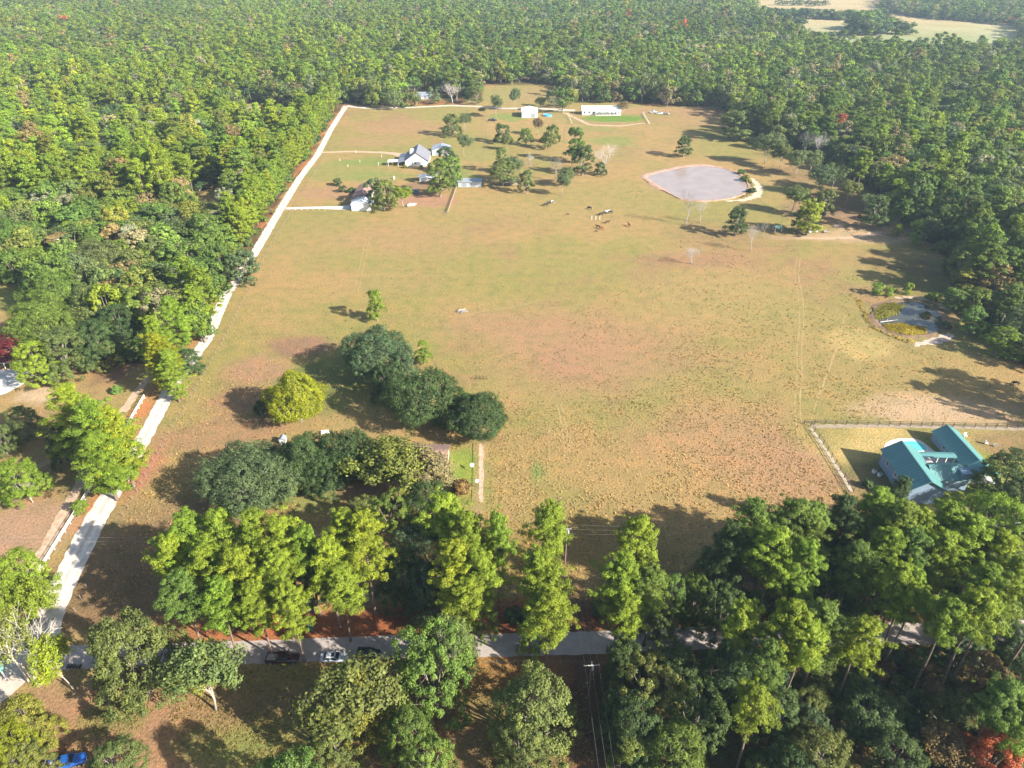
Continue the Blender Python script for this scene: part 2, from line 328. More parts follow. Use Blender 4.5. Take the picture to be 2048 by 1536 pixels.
CLAY = gravel_mat('red_clay', (.44, .28, .20), (.24, .14, .085), .5)
CONC = gravel_mat('concrete', (.56, .54, .50), (.46, .44, .40), .3)
TRACK = gravel_mat('flattened_grass', (.33, .235, .11), (.235, .175, .07), .35)
build_ground()
ribbon('road', pp((-300, 1325), (0, 1318), (200, 1312), (450, 1306), (800, 1293), (1100, 1288), (1330, 1280), (1600, 1262), (1800, 1268), (2048, 1262), (2400, 1255)), [5.2] * 11, .012, ASPH, .12)
ribbon('gravel_lane', LANE_C, [9.5, 6.5, 5.6, 5.4, 4.6, 4.2, 4.1, 3.9, 3.9, 3.9, 3.9, 3.8, 3.8, 3.8, 3.8], .016, GRAVEL, .22)
for s_ in (-.95, .95): ribbon('wheel_track', [(p[0] + s_, p[1]) for p in LANE_C[2:]], [.8] * (len(LANE_C) - 2), .021, WORN, .18)
ribbon('lane_middle', LANE_C[2:], [.5] * (len(LANE_C) - 2), .021, FAINT, .22)
ribbon('gravel_drive', pp((-60, 1420), (10, 1375), (60, 1330)), [6, 5.5, 5], .008, gravel_mat('pale_gravel', (.50, .42, .35), (.4, .32, .26)), .2)
ribbon('gravel_lane', pp((692, 212), (740, 217), (820, 215), (900, 211), (960, 213), (1010, 217), (1060, 216), (1150, 221)), [5, 4, 4, 4, 3.6, 4, 4.5, 5], .020, GRAVEL, .25)
ribbon('driveway', pp((640, 305), (700, 303), (770, 305), (800, 309), (812, 318)), [3.4, 3.4, 3.6, 6, 9], .008, DIRT, .3)
ribbon('driveway', pp((572, 417), (640, 415), (680, 416), (706, 414)), [3, 3.2, 5, 8], .008, CONC, .1)
ribbon('dirt_track', pp((60, 1150), (95, 1085), (150, 985), (170, 945), (240, 830), (285, 770), (310, 735)), [2.2, 2.4, 2.6, 2.6, 2.4, 2.2, 2], .004, DIRT, .3)
ribbon('dirt_track', pp((1130, 226), (1180, 250), (1240, 252), (1290, 246)), [2.5, 3, 3, 2], .004, DIRT, .5)
ribbon('dirt_track', pp((1590, 475), (1650, 477), (1720, 474), (1765, 464)), [1.2, 1.8, 2.4, 5], .004, DIRT, .4)
def twin(pts, g=1.5, w=.42):
    for s_ in (-1, 1): ribbon('tyre_track', [(p[0] + s_ * g / 2, p[1]) for p in pts], [w] * len(pts), .006, TRACK, .12, 2.0)
twin(pp((1597, 515), (1593, 550), (1602, 600), (1604, 650), (1598, 700), (1600, 750), (1594, 800), (1598, 850), (1606, 900)), 1.5, .38)
ribbon('footpath', pp((1690, 630), (1672, 700), (1650, 760), (1628, 820)), [.5] * 4, .005, TRACK, .12, 2)
ribbon('footpath', pp((1085, 603), (1050, 608), (1010, 618), (965, 622), (930, 630)), [.3, .5, .45, .5, .3], .005, TRACK, .2, 2)
twin(pp((1118, 805), (1128, 850), (1135, 905)), 1.2, .35)
twin(pp((735, 480), (722, 540), (712, 585)), 1.6, .3)
ribbon('footpath', pp((962, 888), (963, 950), (962, 1004)), [1.1, 1.2, 1.0], .005, DIRT, .15)
ribbon('grass_verge', pp((1622, 853), (1680, 852), (1800, 852), (2060, 858)), [1.5] * 4, .005, gravel_mat('grey_strip', (.30, .24, .18), (.22, .18, .12)), .2)
ribbon('grass_verge', pp((1620, 856), (1655, 905), (1705, 985)), [.9, .9, .9], .007, gravel_mat('pale_strip', (.42, .36, .28), (.3, .24, .16)), .2)

# ------------------------------------------------------------------ tree prototypes
def leaf_mesh(name, cen, rad, tv, per, size, asp, seed, flat=.75, nb=.8, up=.3, axis=None):
    """clumps of small leaf faces; cen (n,3) clump centres, rad (n,) radii, tv (n,) clump tone"""
    r = np.random.default_rng(seed); n = len(cen); k = n * per
    d = r.normal(size=(k, 3)); d[:, 2] += up; d /= np.linalg.norm(d, axis=1)[:, None]
    c = np.repeat(cen, per, 0); R = np.repeat(rad, per)[:, None]
    pos = c + d * R * (r.random((k, 1)) * .5 + .55) * np.array((1, 1, flat))
    ax_ = np.array([cen[:, 0].mean(), cen[:, 1].mean(), cen[:, 2].min() * .6 + cen[:, 2].mean() * .4]); ow = (c - ax_) * np.array((1, 1, .7)); ow /= np.linalg.norm(ow, axis=1)[:, None] + 1e-6
    nrm = d * nb + ow * .55 + r.normal(size=(k, 3)) * .42; nrm /= np.linalg.norm(nrm, axis=1)[:, None]
    t = np.cross(nrm, r.normal(size=(k, 3))); t /= np.linalg.norm(t, axis=1)[:, None]; b = np.cross(nrm, t)
    s = size * (r.random((k, 1)) * .7 + .65); a = t * s * .5; bb = b * s * asp * .5; bend = nrm * s * .12
    v = np.stack([pos - a - bb * .4 - bend, pos - bb, pos + a + bb * .4 - bend, pos + bb], 1).reshape(-1, 3)
    me = bpy.data.meshes.new(name); fast_mesh(me, v, np.arange(k * 4).reshape(-1, 4))
    at_ = me.attributes.new('leafvar', 'FLOAT', 'FACE')
    at_.data.foreach_set('value', np.clip(np.repeat(tv, per) * .6 + r.random(k) * .4, 0, 1).astype(np.float32))
    me.materials.append(FOL); return me

PH, PW = 26.0, 9.0; OH, OW = 13.0, 13.0; TH, TW = 16.0, 10.0
def proto_pine(seed, lod, low=None, full=1.0):
    r = random.Random(seed); R = PW / 2; wob = [(0, 0)]
    for i in range(10): wob.append((wob[-1][0] * .9 + r.uniform(-.18, .18), wob[-1][1] * .9 + r.uniform(-.18, .18)))
    def ax(u): k = u * 10; i = min(9, int(k)); f_ = k - i; return Vector((wob[i][0] * (1 - f_) + wob[i + 1][0] * f_, wob[i][1] * (1 - f_) + wob[i + 1][1] * f_, u * PH))
    mb = MB(); us = [0, .015, .1, .3, .5, .7, .85, .97]
    mb.path([ax(u) for u in us], [.42, .30, .26, .22, .17, .12, .07, .03], 6 if lod else 8)
    nl = int([48, 28, 11][lod] * full); lo = low if low else r.uniform(.34, .48); cen = []; rad = []; tv = []; skew = r.uniform(0, 6.28)
    tr = [1.0, 1.35, 2.3][lod]
    for i in range(nl):
        t = (i + r.random()) / nl; u = lo + (0.97 - lo) * t ** .85
        pr = min(1, .45 + t * 2.2) * (1 - max(0, t - .45) / .55 * .82)
        az = i * 2.4 + r.uniform(-.5, .5); ln = R * pr * r.uniform(.6, 1.15) * (1 + .22 * math.cos(az - skew))
        a = ax(u); d = Vector((math.cos(az), math.sin(az), r.uniform(.05, .5) * (.3 + t))); e = a + d * ln
        if lod < 2: mb.path([a, a + d * ln * .5 + Vector((0, 0, -.1)), e], [.09, .06, .02], 3)
        for j in range([7, 4, 1][lod]):
            q = (1 - j / [7, 4, 1][lod] * .76) if lod < 2 else .7
            c = a + d * ln * q + Vector((r.gauss(0, .55), r.gauss(0, .55), r.uniform(.0, .6)))
            cen.append(c); rad.append(r.uniform(.48, .86) * tr * (1.0 if ln > 2 else .8)); tv.append(r.random())
    for j in range([5, 4, 2][lod]):
        c = ax(.985); cen.append(c + Vector((r.gauss(0, .6), r.gauss(0, .6), r.uniform(-1.4, .1)))); rad.append(.7 * tr ** .7); tv.append(r.random())
    me = leaf_mesh('pine_crown', np.array([tuple(c) for c in cen]), np.array(rad), np.array(tv), [84, 46, 64][lod], [.25, .56, .95][lod], .62, seed, .72 if lod == 0 else 1.0)
    return mb.mesh('pine_trunk', BARK_PINE, True), me
def proto_oak(seed, lod, H=OH, W_=OW, dens=1.0, bark=None, lift=.12, nlob=11, up=.2, tuft=.78):
    r = random.Random(seed); R = W_ / 2; mb = MB(); fork = Vector((r.uniform(-.2, .2), r.uniform(-.2, .2), H * lift))
    mb.path([(0, 0, -.1), (0, 0, .25), fork * .6, fork], [.55, .40, .33, .30], 6 if lod else 8)
    lobes = []
    for i in range(nlob):
        t = i / nlob; az = i * 2.4 + r.uniform(-.4, .4); el = math.radians(r.uniform(-28, 20) if i < nlob * .5 else r.uniform(30, 85))
        lr = R * r.uniform(.40, .56); k = r.uniform(.86, 1.1)
        cz = H * (lift + .22)
        c = Vector((math.cos(az) * math.cos(el) * (R - lr) * k, math.sin(az) * math.cos(el) * (R - lr) * k, cz + math.sin(el) * (H - cz - lr * .8) * k))
        lobes.append((c, lr))
    lobes.append((Vector((0, 0, H * (lift + .38))), R * .62))
    cen = []; rad = []; tv = []
    A = sum(l[1] ** 2 for l in lobes); nt_ = int([470, 190, 44][lod] * dens * (R / 6.5) ** 1.3)
    for c, lr in lobes:
        mid = fork.lerp(c, .5) + Vector((0, 0, -.5))
        mb.path([fork, mid, c], [.20, .13, .05], 5 if lod == 0 else 3)
        for j in range(int(nt_ * lr * lr / A)):
            d = Vector((r.gauss(0, 1), r.gauss(0, 1), r.gauss(.15, 1))); d.normalize()
            if d.z < -.55: d.z *= -1
            p = c + Vector((d.x * lr, d.y * lr, d.z * lr * .85)) * r.uniform(.8, 1.07)
            if any((p - c2).length < l2 * .72 for c2, l2 in lobes if c2 is not c): continue
            if p.z < H * lift * .5: continue
            cen.append(tuple(p)); rad.append(r.uniform(.6, 1.15) * tuft * [1, 1.5, 2.8][lod]); tv.append(r.random())
            if lod == 0 and r.random() < .22: mb.path([c, c.lerp(p, .55) + Vector((0, 0, -.2)), p], [.05, .035, .012], 3)
    me = leaf_mesh('oak_crown', np.array(cen), np.array(rad), np.array(tv), [96, 46, 50][lod], [.24, .55, .95][lod], .85, seed, .85, .9, up)
    return mb.mesh('oak_trunk', bark or BARK_OAK, True), me
def proto_dome(seed, H=13.0, W_=17.0, n=520, base=.04):
    """dense rounded crown reaching almost to the ground, with its own lumps and hollows"""
    r = random.Random(seed); R = W_ / 2; mb = MB(); mb.path([(0, 0, -.1), (0, 0, .3), (.1, 0, H * .2), (0, .1, H * .4)], [.7, .5, .42, .3], 8)
    bumps = [(Vector((r.gauss(0, 1), r.gauss(0, 1), abs(r.gauss(0, .8)))).normalized(), r.uniform(.10, .30) * r.choice([1, 1, 1, -.8]), r.uniform(.14, .34)) for _ in range(46)]
    cz = H * (base + .40); cen = []; rad = []; tv = []
    for i in range(n):
        z = 1 - (i + .5) / n * 1.55; a = i * 2.39996; q = math.sqrt(max(0, 1 - z * z)); d = Vector((q * math.cos(a), q * math.sin(a), z))
        m = .74 + r.gauss(0, .035)
        for b, h, w in bumps: m += h * math.exp(-((d - b).length / w) ** 2)
        m = min(m, 1.12) - .22 * (r.random() ** 4)
        p = Vector((d.x * R * m, d.y * R * m, cz + d.z * (H - cz if d.z > 0 else cz * .95) * min(m, 1.06)))
        if p.z < .4: continue
        cen.append(tuple(p)); rad.append(r.uniform(.5, 1.2)); tv.append(r.random())
        if r.random() < .09: c = Vector((0, 0, H * .35)); mb.path([c, c.lerp(p, .5) + Vector((0, 0, .4)), p], [.16, .09, .02], 4)
    me = leaf_mesh('dome_crown', np.array(cen), np.array(rad), np.array(tv), 78, .26, .85, seed, .85, .9, .2)
    return mb.mesh('oak_trunk', BARK_OAK, True), me
def limb_tree(seed, H, W_, lod, leafy=0.0, bark=None, depth=4, thick=1.0):
    """bare or thinly leaved tree; every limb, branch and twig is a tapered tube"""
    r = random.Random(seed); mb = MB(); tips = []
    tw = MB()
    def grow(p, d, ln, rd, lv):
        q = p + d * ln * .5 + Vector((r.gauss(0, .05), r.gauss(0, .05), 0)) * ln; e = q + (d + Vector((r.gauss(0, .16), r.gauss(0, .16), .05))) * ln * .5
        (mb if lv == 0 else tw).path([p, q, e], [rd, rd * .8, rd * .58], [7, 5, 3, 3, 3][min(lv, 4)])
        if lv >= depth: tips.append(e); return
        nk = r.choice([3, 3, 4]) if lv else r.choice([4, 5])
        for k in range(nk):
            az = k * 6.283 / nk + r.uniform(-.5, .5); sp = r.uniform(.35, .85) if lv else r.uniform(.3, .75)
            u = d.orthogonal().normalized(); w = d.cross(u); nd = (d * math.cos(sp) + (u * math.cos(az) + w * math.sin(az)) * math.sin(sp)); nd.z += .12; nd.normalize()
            grow(p.lerp(e, r.uniform(.75, 1)) if k else e, nd, ln * r.uniform(.6, .85), rd * .52, lv + 1)
        if lv >= depth - 1: tips.append(e)
    grow(Vector((0, 0, -.1)), Vector((r.uniform(-.05, .05), r.uniform(-.05, .05), 1)).normalized(), H * .34, H * .015 * thick, 0)
    zz = [v[2] for v in tw.v]; xx = [math.hypot(v[0], v[1]) for v in tw.v]; sz = H / max(zz); sx = (W_ / 2) / sorted(xx)[int(len(xx) * .97)]
    sc = lambda V: [(a * sx, b * sx, c * sz) for a, b, c in V]
    tw.v = sc(tw.v); mb.v = [(a * (sx if c > H * .1 else 1), b * (sx if c > H * .1 else 1), c * sz) for a, b, c in mb.v]
    crown = None
    if leafy:
        T = [t for t in tips if r.random() < leafy]; T = T + [t * r.uniform(.72, .95) for t in T if t.z * r.uniform(.8, 1) > H * .2 / sz]; cen = np.array([(t.x * sx, t.y * sx, t.z * sz) for t in T])
        crown = leaf_mesh('thin_crown', cen, np.full(len(cen), [.85, 1.1, 1.8][lod]), np.array([r.random() for _ in T]), [26, 14, 9][lod], [.36, .6, 1.0][lod], .85, seed, .85)
    b = bark or BARK_DEAD
    return mb.mesh('dead_trunk', b, True), tw.mesh('branches', b), crown

print('protos')
PR = {}
for lod in range(3):
    PR['ypine', lod] = [proto_pine(600 + i + lod * 20, lod, .06 + .05 * i, 1.35) for i in range([3, 3, 3][lod])]
    PR['spine', lod] = [proto_pine(700 + i + lod * 20, lod, .52 + .05 * i, .75) for i in range([3, 2, 2][lod])]
    PR['pine', lod] = [proto_pine(100 + i + lod * 20, lod) for i in range([6, 5, 4][lod])]
    PR['oak', lod] = [proto_oak(200 + i + lod * 20, lod, nlob=[11, 9, 13, 10, 12][i]) for i in range([5, 4, 4][lod])]
    PR['tall', lod] = [proto_oak(300 + i + lod * 20, lod, TH, TW, .9, None, .16, [9, 8, 10, 9][i], .2, .74) for i in range([4, 3, 3][lod])]
PR['wide'] = [proto_oak(400 + i, 0, 14, 20, 1.0, None, .16, 15 + i * 2, .25, .85) for i in range(3)]
PR['dome'] = [proto_dome(450 + i) for i in range(4)]
PR['bush'] = [proto_oak(430 + i, 1, 2.6, 3.4, 1.6, None, .12, 5, .3, .33) for i in range(3)]
PR['thin'] = [limb_tree(500 + i, 13, 9, 0, .62, BARK_PALE, 4) for i in range(3)]
PR['bare'] = [limb_tree(520 + i, 12, 9, 0, 0, BARK_DEAD, 5, 1.5) for i in range(3)]
BARK_WHITE = mat('white_bark', (.50, .45, .38), .8, .18, 1.0)
PR['syc'] = [limb_tree(540 + i, 15, 11, 0, [0, .3][i], BARK_WHITE, 4, 1.35) for i in range(2)]
def measure(p):
    me = [m for m in p if m is not None][-1]; a = np.empty(len(me.vertices) * 3, np.float32); me.vertices.foreach_get('co', a); a = a.reshape(-1, 3)
    return float(np.percentile(a[:, 2], 99.7)), 2 * float(np.percentile(np.hypot(a[:, 0], a[:, 1]), 95))
for k_ in list(PR): PR[k_] = [(p, measure(p)) for p in PR[k_]]
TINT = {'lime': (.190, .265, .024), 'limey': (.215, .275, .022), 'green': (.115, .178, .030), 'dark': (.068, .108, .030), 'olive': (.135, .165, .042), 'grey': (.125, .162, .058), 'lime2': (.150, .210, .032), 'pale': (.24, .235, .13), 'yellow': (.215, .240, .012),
        'rust': (.42, .115, .045), 'brown': (.22, .15, .06), 'blue': (.082, .128, .052), 'ygreen': (.185, .205, .035), 'maroon': (.13, .022, .026), 'tan': (.25, .20, .085)}
NAME = {'dome': 'oak_tree', 'spine': 'pine_tree', 'syc': 'sycamore_tree', 'ypine': 'pine_tree', 'pine': 'pine_tree', 'oak': 'oak_tree', 'tall': 'broadleaf_tree', 'wide': 'oak_tree', 'bush': 'bush', 'thin': 'broadleaf_tree', 'bare': 'bare_tree'}
CAT = {'dome': 'tree', 'spine': 'pine tree', 'syc': 'sycamore tree', 'ypine': 'pine tree', 'pine': 'pine tree', 'oak': 'tree', 'tall': 'tree', 'wide': 'tree', 'bush': 'bush', 'thin': 'tree', 'bare': 'bare tree'}
placed = []
def jit(t, r, a=.16):
    k = 1 + r.uniform(-a, a); h = r.uniform(-a, a) * .7
    return [t[0] * k * (1 + h), t[1] * k, t[2] * k * (1 - h)]
def tree(kind, x, y, H, W_, tint, label, group=None, name=None, lean=None, var=None, cat=None):
    r = random.Random(int(x * 91 + y * 37)); dist = math.hypot(y, CAM_H); lod = 0 if dist < 235 else (1 if dist < 520 else 2)
    key = (kind, lod) if (kind, lod) in PR else kind; V = PR[key]; p, (h0, w0) = V[(var if var is not None else r.randrange(len(V))) % len(V)]; sx = W_ / w0; sz = H / h0
    o = thing(name or NAME[kind], label, cat or CAT[kind], (x, y, 0), r.uniform(0, 6.28), group, (sx, sx * r.uniform(.92, 1.08), sz))
    if lean: o.rotation_euler = (lean[0], lean[1], o.rotation_euler[2])
    t = jit(TINT[tint] if isinstance(tint, str) else tint, r)
    put(p[0], 'trunk', o)
    if kind in ('thin', 'bare', 'syc'):
        put(p[1], 'branches', o)
        if p[2]: c = put(p[2], 'crown', o); c['tint'] = t
    else: c = put(p[1], 'crown', o); c['tint'] = t
    placed.append((x, y, W_ / 2)); return o

# hand-surveyed trees: kind, how ('f' foot pixel / 't' top pixel), px, py, height, width, tint, label
T = [
 # around the old farmhouse in the middle
 ('dome','t',748,662,15,16.4,'blue','big dark live oak at the top of the oak cluster beyond the hidden brown house'),
 ('dome','t',842,745,15,15.6,'dark','middle live oak of the dark cluster behind the brown roof'),
 ('dome','t',958,786,13.5,12.5,'dark','dark round live oak at the right end of the cluster, touching the pasture'),
 ('oak','t',775,730,11,9,'dark','small dark oak squeezed between the upper and the middle live oak'),
 ('oak','t',800,705,12,8,'blue','blue green oak filling the gap right of the biggest live oak'),
 ('oak','t',905,775,12,10,'dark','dark oak joining the middle and the rightmost live oaks'),
 ('dome','t',586,744,15.5,12.6,'yellow','rounded yellow green tree standing alone with a long dark shadow'),
 ('bush','f',530,830,6,5,'dark','low dark green shrub at the left foot of the yellow tree'),
 ('tall','t',845,682,8,4.2,'lime','narrow bright green sapling right of the biggest live oak'),
 ('tall','t',748,580,11.5,5.2,'lime','lone bright green young tree leaning in the open pasture'),
 ('dome','t',490,908,13,19,'grey','wide grey green live oak left of the farmyard with pale limbs showing'),
 ('dome','t',600,873,14,12,'dark','dark green oak between the wide grey oak and the farmyard'),
 ('dome','t',690,862,14,10.5,'dark','dark oak left of the brown pecan, with sunlit top'),
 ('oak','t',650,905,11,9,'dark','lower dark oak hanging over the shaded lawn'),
 ('oak','t',545,925,10,9,'olive','olive oak between the grey oak and its dark neighbour'),
 ('thin','f',800,995,15.5,13,'ygreen','large half bare pecan with yellow brown leaves over the brown roof'),
 ('thin','f',850,992,13,12,'tan','pale twiggy pecan right of the big one, over the brown roof'),
 ('thin','f',772,975,13,13,'ygreen','thin yellow green pecan left of the brown roof'),
 ('bush','f',925,985,3.6,5.2,'brown','round reddish green shrub on the lawn near the satellite dishes'),
 ('oak','t',775,990,10,8,'green','small green oak below the pecan, left one of two'),
 ('oak','t',725,995,9,7,'olive','olive small oak beside the shaded lawn edge'),
 # band north of the road, left half
 ('pine','t',372,1022,23,10,'lime','leftmost lime pine of the band above the road, beside the shaded lane'),
 ('pine','t',330,1072,21,9,'limey','lime pine low on the left edge of the roadside band'),
 ('pine','t',432,1020,24,9,'lime','lime pine second from the left at the top of the band'),
 ('pine','t',500,1020,25,9,'limey','tall yellow lime pine above the grass verge'),
 ('pine','t',560,1030,24,9.5,'lime','broad lime pine near the small lawn'),
 ('pine','t',605,1048,24,7,'lime','bright narrow pine at the right of the left pine group'),
 ('pine','t',400,1090,22,9,'lime','lime pine inside the left pine group, upper row'),
 ('pine','t',470,1095,23,9,'limey','yellowish pine in the centre of the left pine group'),
 ('pine','t',545,1100,23,9,'lime','lime pine in the centre right of the left pine group'),
 ('pine','t',355,1140,20,8,'green','green pine low in the left pine group near the big roadside oak'),
 ('pine','t',430,1155,20,8,'lime','lime pine with its foot in rusty needles, left group lower row'),
 ('pine','t',505,1160,20,7,'lime','lime pine overhanging the sunlit patch of road'),
 ('pine','t',572,1160,21,7.5,'limey','yellow lime pine reaching down over the road by the pickup'),
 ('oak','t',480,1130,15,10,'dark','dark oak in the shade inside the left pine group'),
 ('oak','t',610,1130,13,8,'dark','dark oak right of the left pine group'),
 ('pine','t',680,1018,25,8.5,'lime','lime pine with a split crown above the parked silver car'),
 ('pine','t',650,1080,23,8.5,'limey','yellow lime pine below the split crowned pine'),
 ('pine','f',752,1226,26,9,'limey','yellow pine whose bare dark trunk stands in rusty needles'),
 ('pine','t',675,1130,20,7.5,'lime','low lime pine above the green bin'),
 ('wide','t',840,1050,17,17,'blue','wide blue green oak in the middle of the roadside band'),
 ('oak','t',800,1100,14,10,'dark','dark oak below the wide blue green oak'),
 ('oak','t',855,1130,14,10,'blue','shaded blue oak behind the big roadside tree'),
 ('pine','t',888,985,25,9,'lime','bright lime pine with its top by the round shrub'),
 ('pine','t',935,1020,25,9,'lime','lime pine between the bright one and the slim pine'),
 ('pine','t',915,1080,24,9,'limey','yellow lime pine right of the blue green oak'),
 ('pine','t',960,1100,23,8,'lime','lime pine left of the slim pine at the clearing edge'),
 ('pine','t',930,1150,20,8,'lime','lower lime pine above the road behind the big roadside tree'),
 ('oak','t',960,1180,12,7,'green','small green oak between the big roadside tree and the shaded clearing'),
 ('pine','f',998,1218,26,6,'lime','slim pine with an exposed trunk at the left of the wire clearing'),
 ('oak','t',850,965,12,9,'dark','dark oak tucked behind the bright lime pine'),
 # single columns along the road
 ('pine','t',1105,1000,25,9,'lime','tall lime pine just left of the utility pole at the pasture edge'),
 ('pine','t',1088,1095,25,9.5,'lime','lime pine in the column left of the utility pole, middle one'),
 ('pine','t',1100,1175,22,9,'limey','lowest lime pine of the column, crown hanging over the road'),
 ('oak','t',1060,1240,9,5,'lime','small pale crown at the road edge left of the pine column'),
 ('pine','t',1283,1030,24,8,'lime','lime pine standing in the long shadow right of the utility pole'),
 ('pine','t',1250,1110,23,9,'lime','lime pine nearest the wires, right of the clearing'),
 ('pine','t',1310,1130,21,8,'green','greener pine right of the wires pine'),
 ('pine','t',1262,1185,19,8,'lime','low lime pine beside the road where the wires cross'),
 ('oak','t',1345,1150,14,8,'green','green oak right of the wire clearing above the road'),
 ('oak','t',1325,1215,10,7,'olive','olive small oak by the bend of the road'),
 ('bush','f',1200,1225,3,4,'grey','grey green brush clump by the road under the wires'),
 ('bush','f',1028,1240,2.6,4,'dark','dark brush at the road edge in the shaded clearing'),
 ('bush','f',1060,1245,3,4.5,'dark','second dark brush at the road edge below the pine column'),
 # woods north of the road, right half
 ('pine','t',1470,1050,22,9,'dark','dark pine at the left end of the right hand wood'),
 ('pine','t',1515,1000,25,10,'green','round topped pine, first of the top row of the right hand wood'),
 ('pine','t',1600,995,25,10,'green','round topped pine, second of the top row of the right hand wood'),
 ('pine','t',1560,1050,25,10,'lime','lime pine under the two round topped pines'),
 ('pine','t',1620,1080,24,10,'lime','lime pine with lit right side above the clay patch'),
 ('pine','t',1700,988,24,8,'dark','dark slim pine with a visible trunk left of the blue house'),
 ('pine','t',1760,975,24,9,'lime','lime pine below the left wall of the blue house'),
 ('pine','t',1812,952,21,6.5,'dark','small dark pine overlapping the teal roof'),
 ('pine','t',1850,1016,24,9,'lime','lime pine just under the teal roof'),
 ('pine','t',1905,1002,25,10,'lime','large lime pine right of the teal roof'),
 ('pine','t',1945,1024,25,10,'lime','lime pine below and right of the teal roof'),
 ('wide','t',1995,990,16,12,'lime','broad spreading lime tree near the right edge of the picture'),
 ('oak','t',2035,905,13,11,'dark','dark oak with pale limbs at the corner of the pool yard'),
 ('oak','t',2060,965,13,11,'dark','dark oak cut by the right edge of the picture below the pool yard'),
 ('pine','t',1780,1050,24,9,'lime','lime pine in the second row of the right hand wood'),
 ('pine','t',1840,1060,24,9,'green','green pine in the second row of the right hand wood'),
 ('pine','t',1900,1060,24,9.5,'lime','lime pine with lit crown in the second row'),
 ('pine','t',1720,1080,23,9,'green','green pine behind the dark slim pine'),
 ('oak','t',1670,1120,15,10,'dark','dark oak in the hollow of the right hand wood'),
 ('oak','t',1760,1130,15,11,'green','green oak in the hollow above the shaded road'),
 ('oak','t',1430,1110,14,9,'dark','dark green oak at the left foot of the right hand wood'),
 ('oak','t',1400,1150,12,8,'green','green oak left of the clay patch'),
 ('oak','t',1450,1170,13,10,'dark','dark oak above the bend in the road'),
 ('pine','t',2010,1060,23,9,'limey','yellow pine at the right edge, second row'),
 ('pine','t',2040,1110,23,9,'lime','lime pine at the right edge, third row'),
 ('pine','t',1985,1130,22,9,'lime','lime pine near the right edge, third row'),
 ('pine','t',1830,1130,22,9,'lime','lime pine over the shaded road'),
 # south of the road, right half: pines with leaning-looking bare trunks
 ('pine','f',1545,1452,27,9,'lime','tall pine whose long pale trunk shows left of the dark hollow'),
 ('pine','f',1520,1430,29,10,'lime','tall lime pine beside the long pale trunk'),
 ('pine','f',1663,1421,24,8.5,'limey','pine with yellow lime crown and bare trunk in the middle of the wood'),
 ('pine','f',1735,1310,24,8,'lime','lime pine with a crook in its crown just below the road'),
 ('pine','f',1764,1331,22,8,'lime','pine with a thin straight trunk crossing the shaded road'),
 ('pine','f',1820,1388,25,9,'lime','pine with a long slanting trunk in the centre of the dark hollow'),
 ('pine','f',1872,1394,27,9.5,'lime','pine with thick dark trunk, lit crown, right of the hollow'),
 ('pine','f',1890,1385,25,9,'lime','twin of the thick trunked pine, a step behind'),
 ('pine','f',2002,1352,25,9,'lime','pine near the right edge with a dark trunk over the brush'),
 ('pine','f',1922,1534,22,8,'green','green pine rising from the bottom edge near the rust red tree'),
 ('pine','f',1472,1545,22,8.5,'lime','olive lime pine rising from the bottom edge with pale trunk'),
 ('pine','f',1490,1470,24,8,'green','green pine in the left part of the bottom right wood'),
 ('oak','t',2004,1470,12,10,'rust','rust red dead crowned tree in the bottom right corner'),
 ('pine','f',2070,1440,25,9,'green','green pine cut by the right edge of the picture'),
 ('pine','f',2040,1530,20,8,'lime','lime pine cut by the right edge above the rust red tree'),
 ('pine','f',1440,1400,26,9,'lime','lime pine left of the tall pale trunk'),
 ('oak','t',1300,1320,15,13,'olive','broad olive oak leaning over the dark wire strip'),
 ('oak','t',1250,1280,14,9,'dark','dark oak at the corner of the wire strip and the road'),
 ('oak','t',1355,1300,14,11,'dark','dark oak right of the broad olive oak'),
 ('oak','t',1280,1400,13,11,'dark','dark oak below the broad olive oak'),
 ('oak','t',1240,1380,12,7,'dark','narrow dark oak lining the right side of the wire strip'),
 ('tall','t',1270,1470,9,8,'ygreen','yellow green brushy tree at the bottom beside the wire strip'),
 ('tall','t',1250,1430,9,6,'olive','olive brushy tree on the edge of the wire strip'),
 ('oak','t',1400,1380,13,11,'dark','dark oak between the broad olive oak and the pines'),
 ('oak','t',1360,1460,12,11,'green','green oak near the bottom edge left of the pale trunk'),
 ('oak','t',1450,1300,13,10,'dark','dark oak just below the road bend'),
 ('oak','t',1640,1470,12,12,'olive','olive green oak at the bottom of the wood'),
 ('oak','t',1590,1500,11,9,'dark','dark oak at the bottom edge right of the olive green oak'),
 ('oak','t',1745,1380,10,12,'dark','round dark oak in the hollow between the bare trunks'),
 ('oak','t',1800,1470,10,10,'dark','dark oak at the bottom of the hollow'),
 ('thin','f',1860,1535,9,9,'brown','brownish thin tree in the bottom hollow'),
 ('oak','t',1560,1380,12,10,'dark','shaded oak left of the bare yellow pine trunk'),
 ('oak','t',1920,1390,9,9,'olive','low olive oak left of the rust red tree'),
 ('oak','t',1980,1310,10,9,'brown','brownish green tree below the road near the right edge'),
 # south of the road, left half
 ('oak','f',298,1384,19,15.5,'olive','large olive oak with a pale stump-like trunk beside the road'),
 ('thin','f',432,1420,16,11.5,'olive','half bare oak with a thick pale trunk right of the large olive oak'),
 ('thin','f',430,1400,14,9,'ygreen','thin pale leaved tree overlapping the half bare oak'),
 ('syc','f',78,1372,17,13,'tan','white barked bare sycamore over the start of the gravel lane'),
 ('syc','f',60,1365,17,12,'ygreen','white barked sycamore with thin yellow leaves in the lower left'),
 ('oak','t',35,1405,12,9,'ygreen','yellow green oak at the left edge below the sycamore'),
 ('oak','t',5,1450,12,9,'yellow','yellow leaved oak in the bottom left corner'),
 ('oak','t',40,1480,10,7,'olive','olive green oak at the bottom left corner'),
 ('oak','t',222,1490,8,9,'olive','round olive tree at the bottom edge right of the blue pickup'),
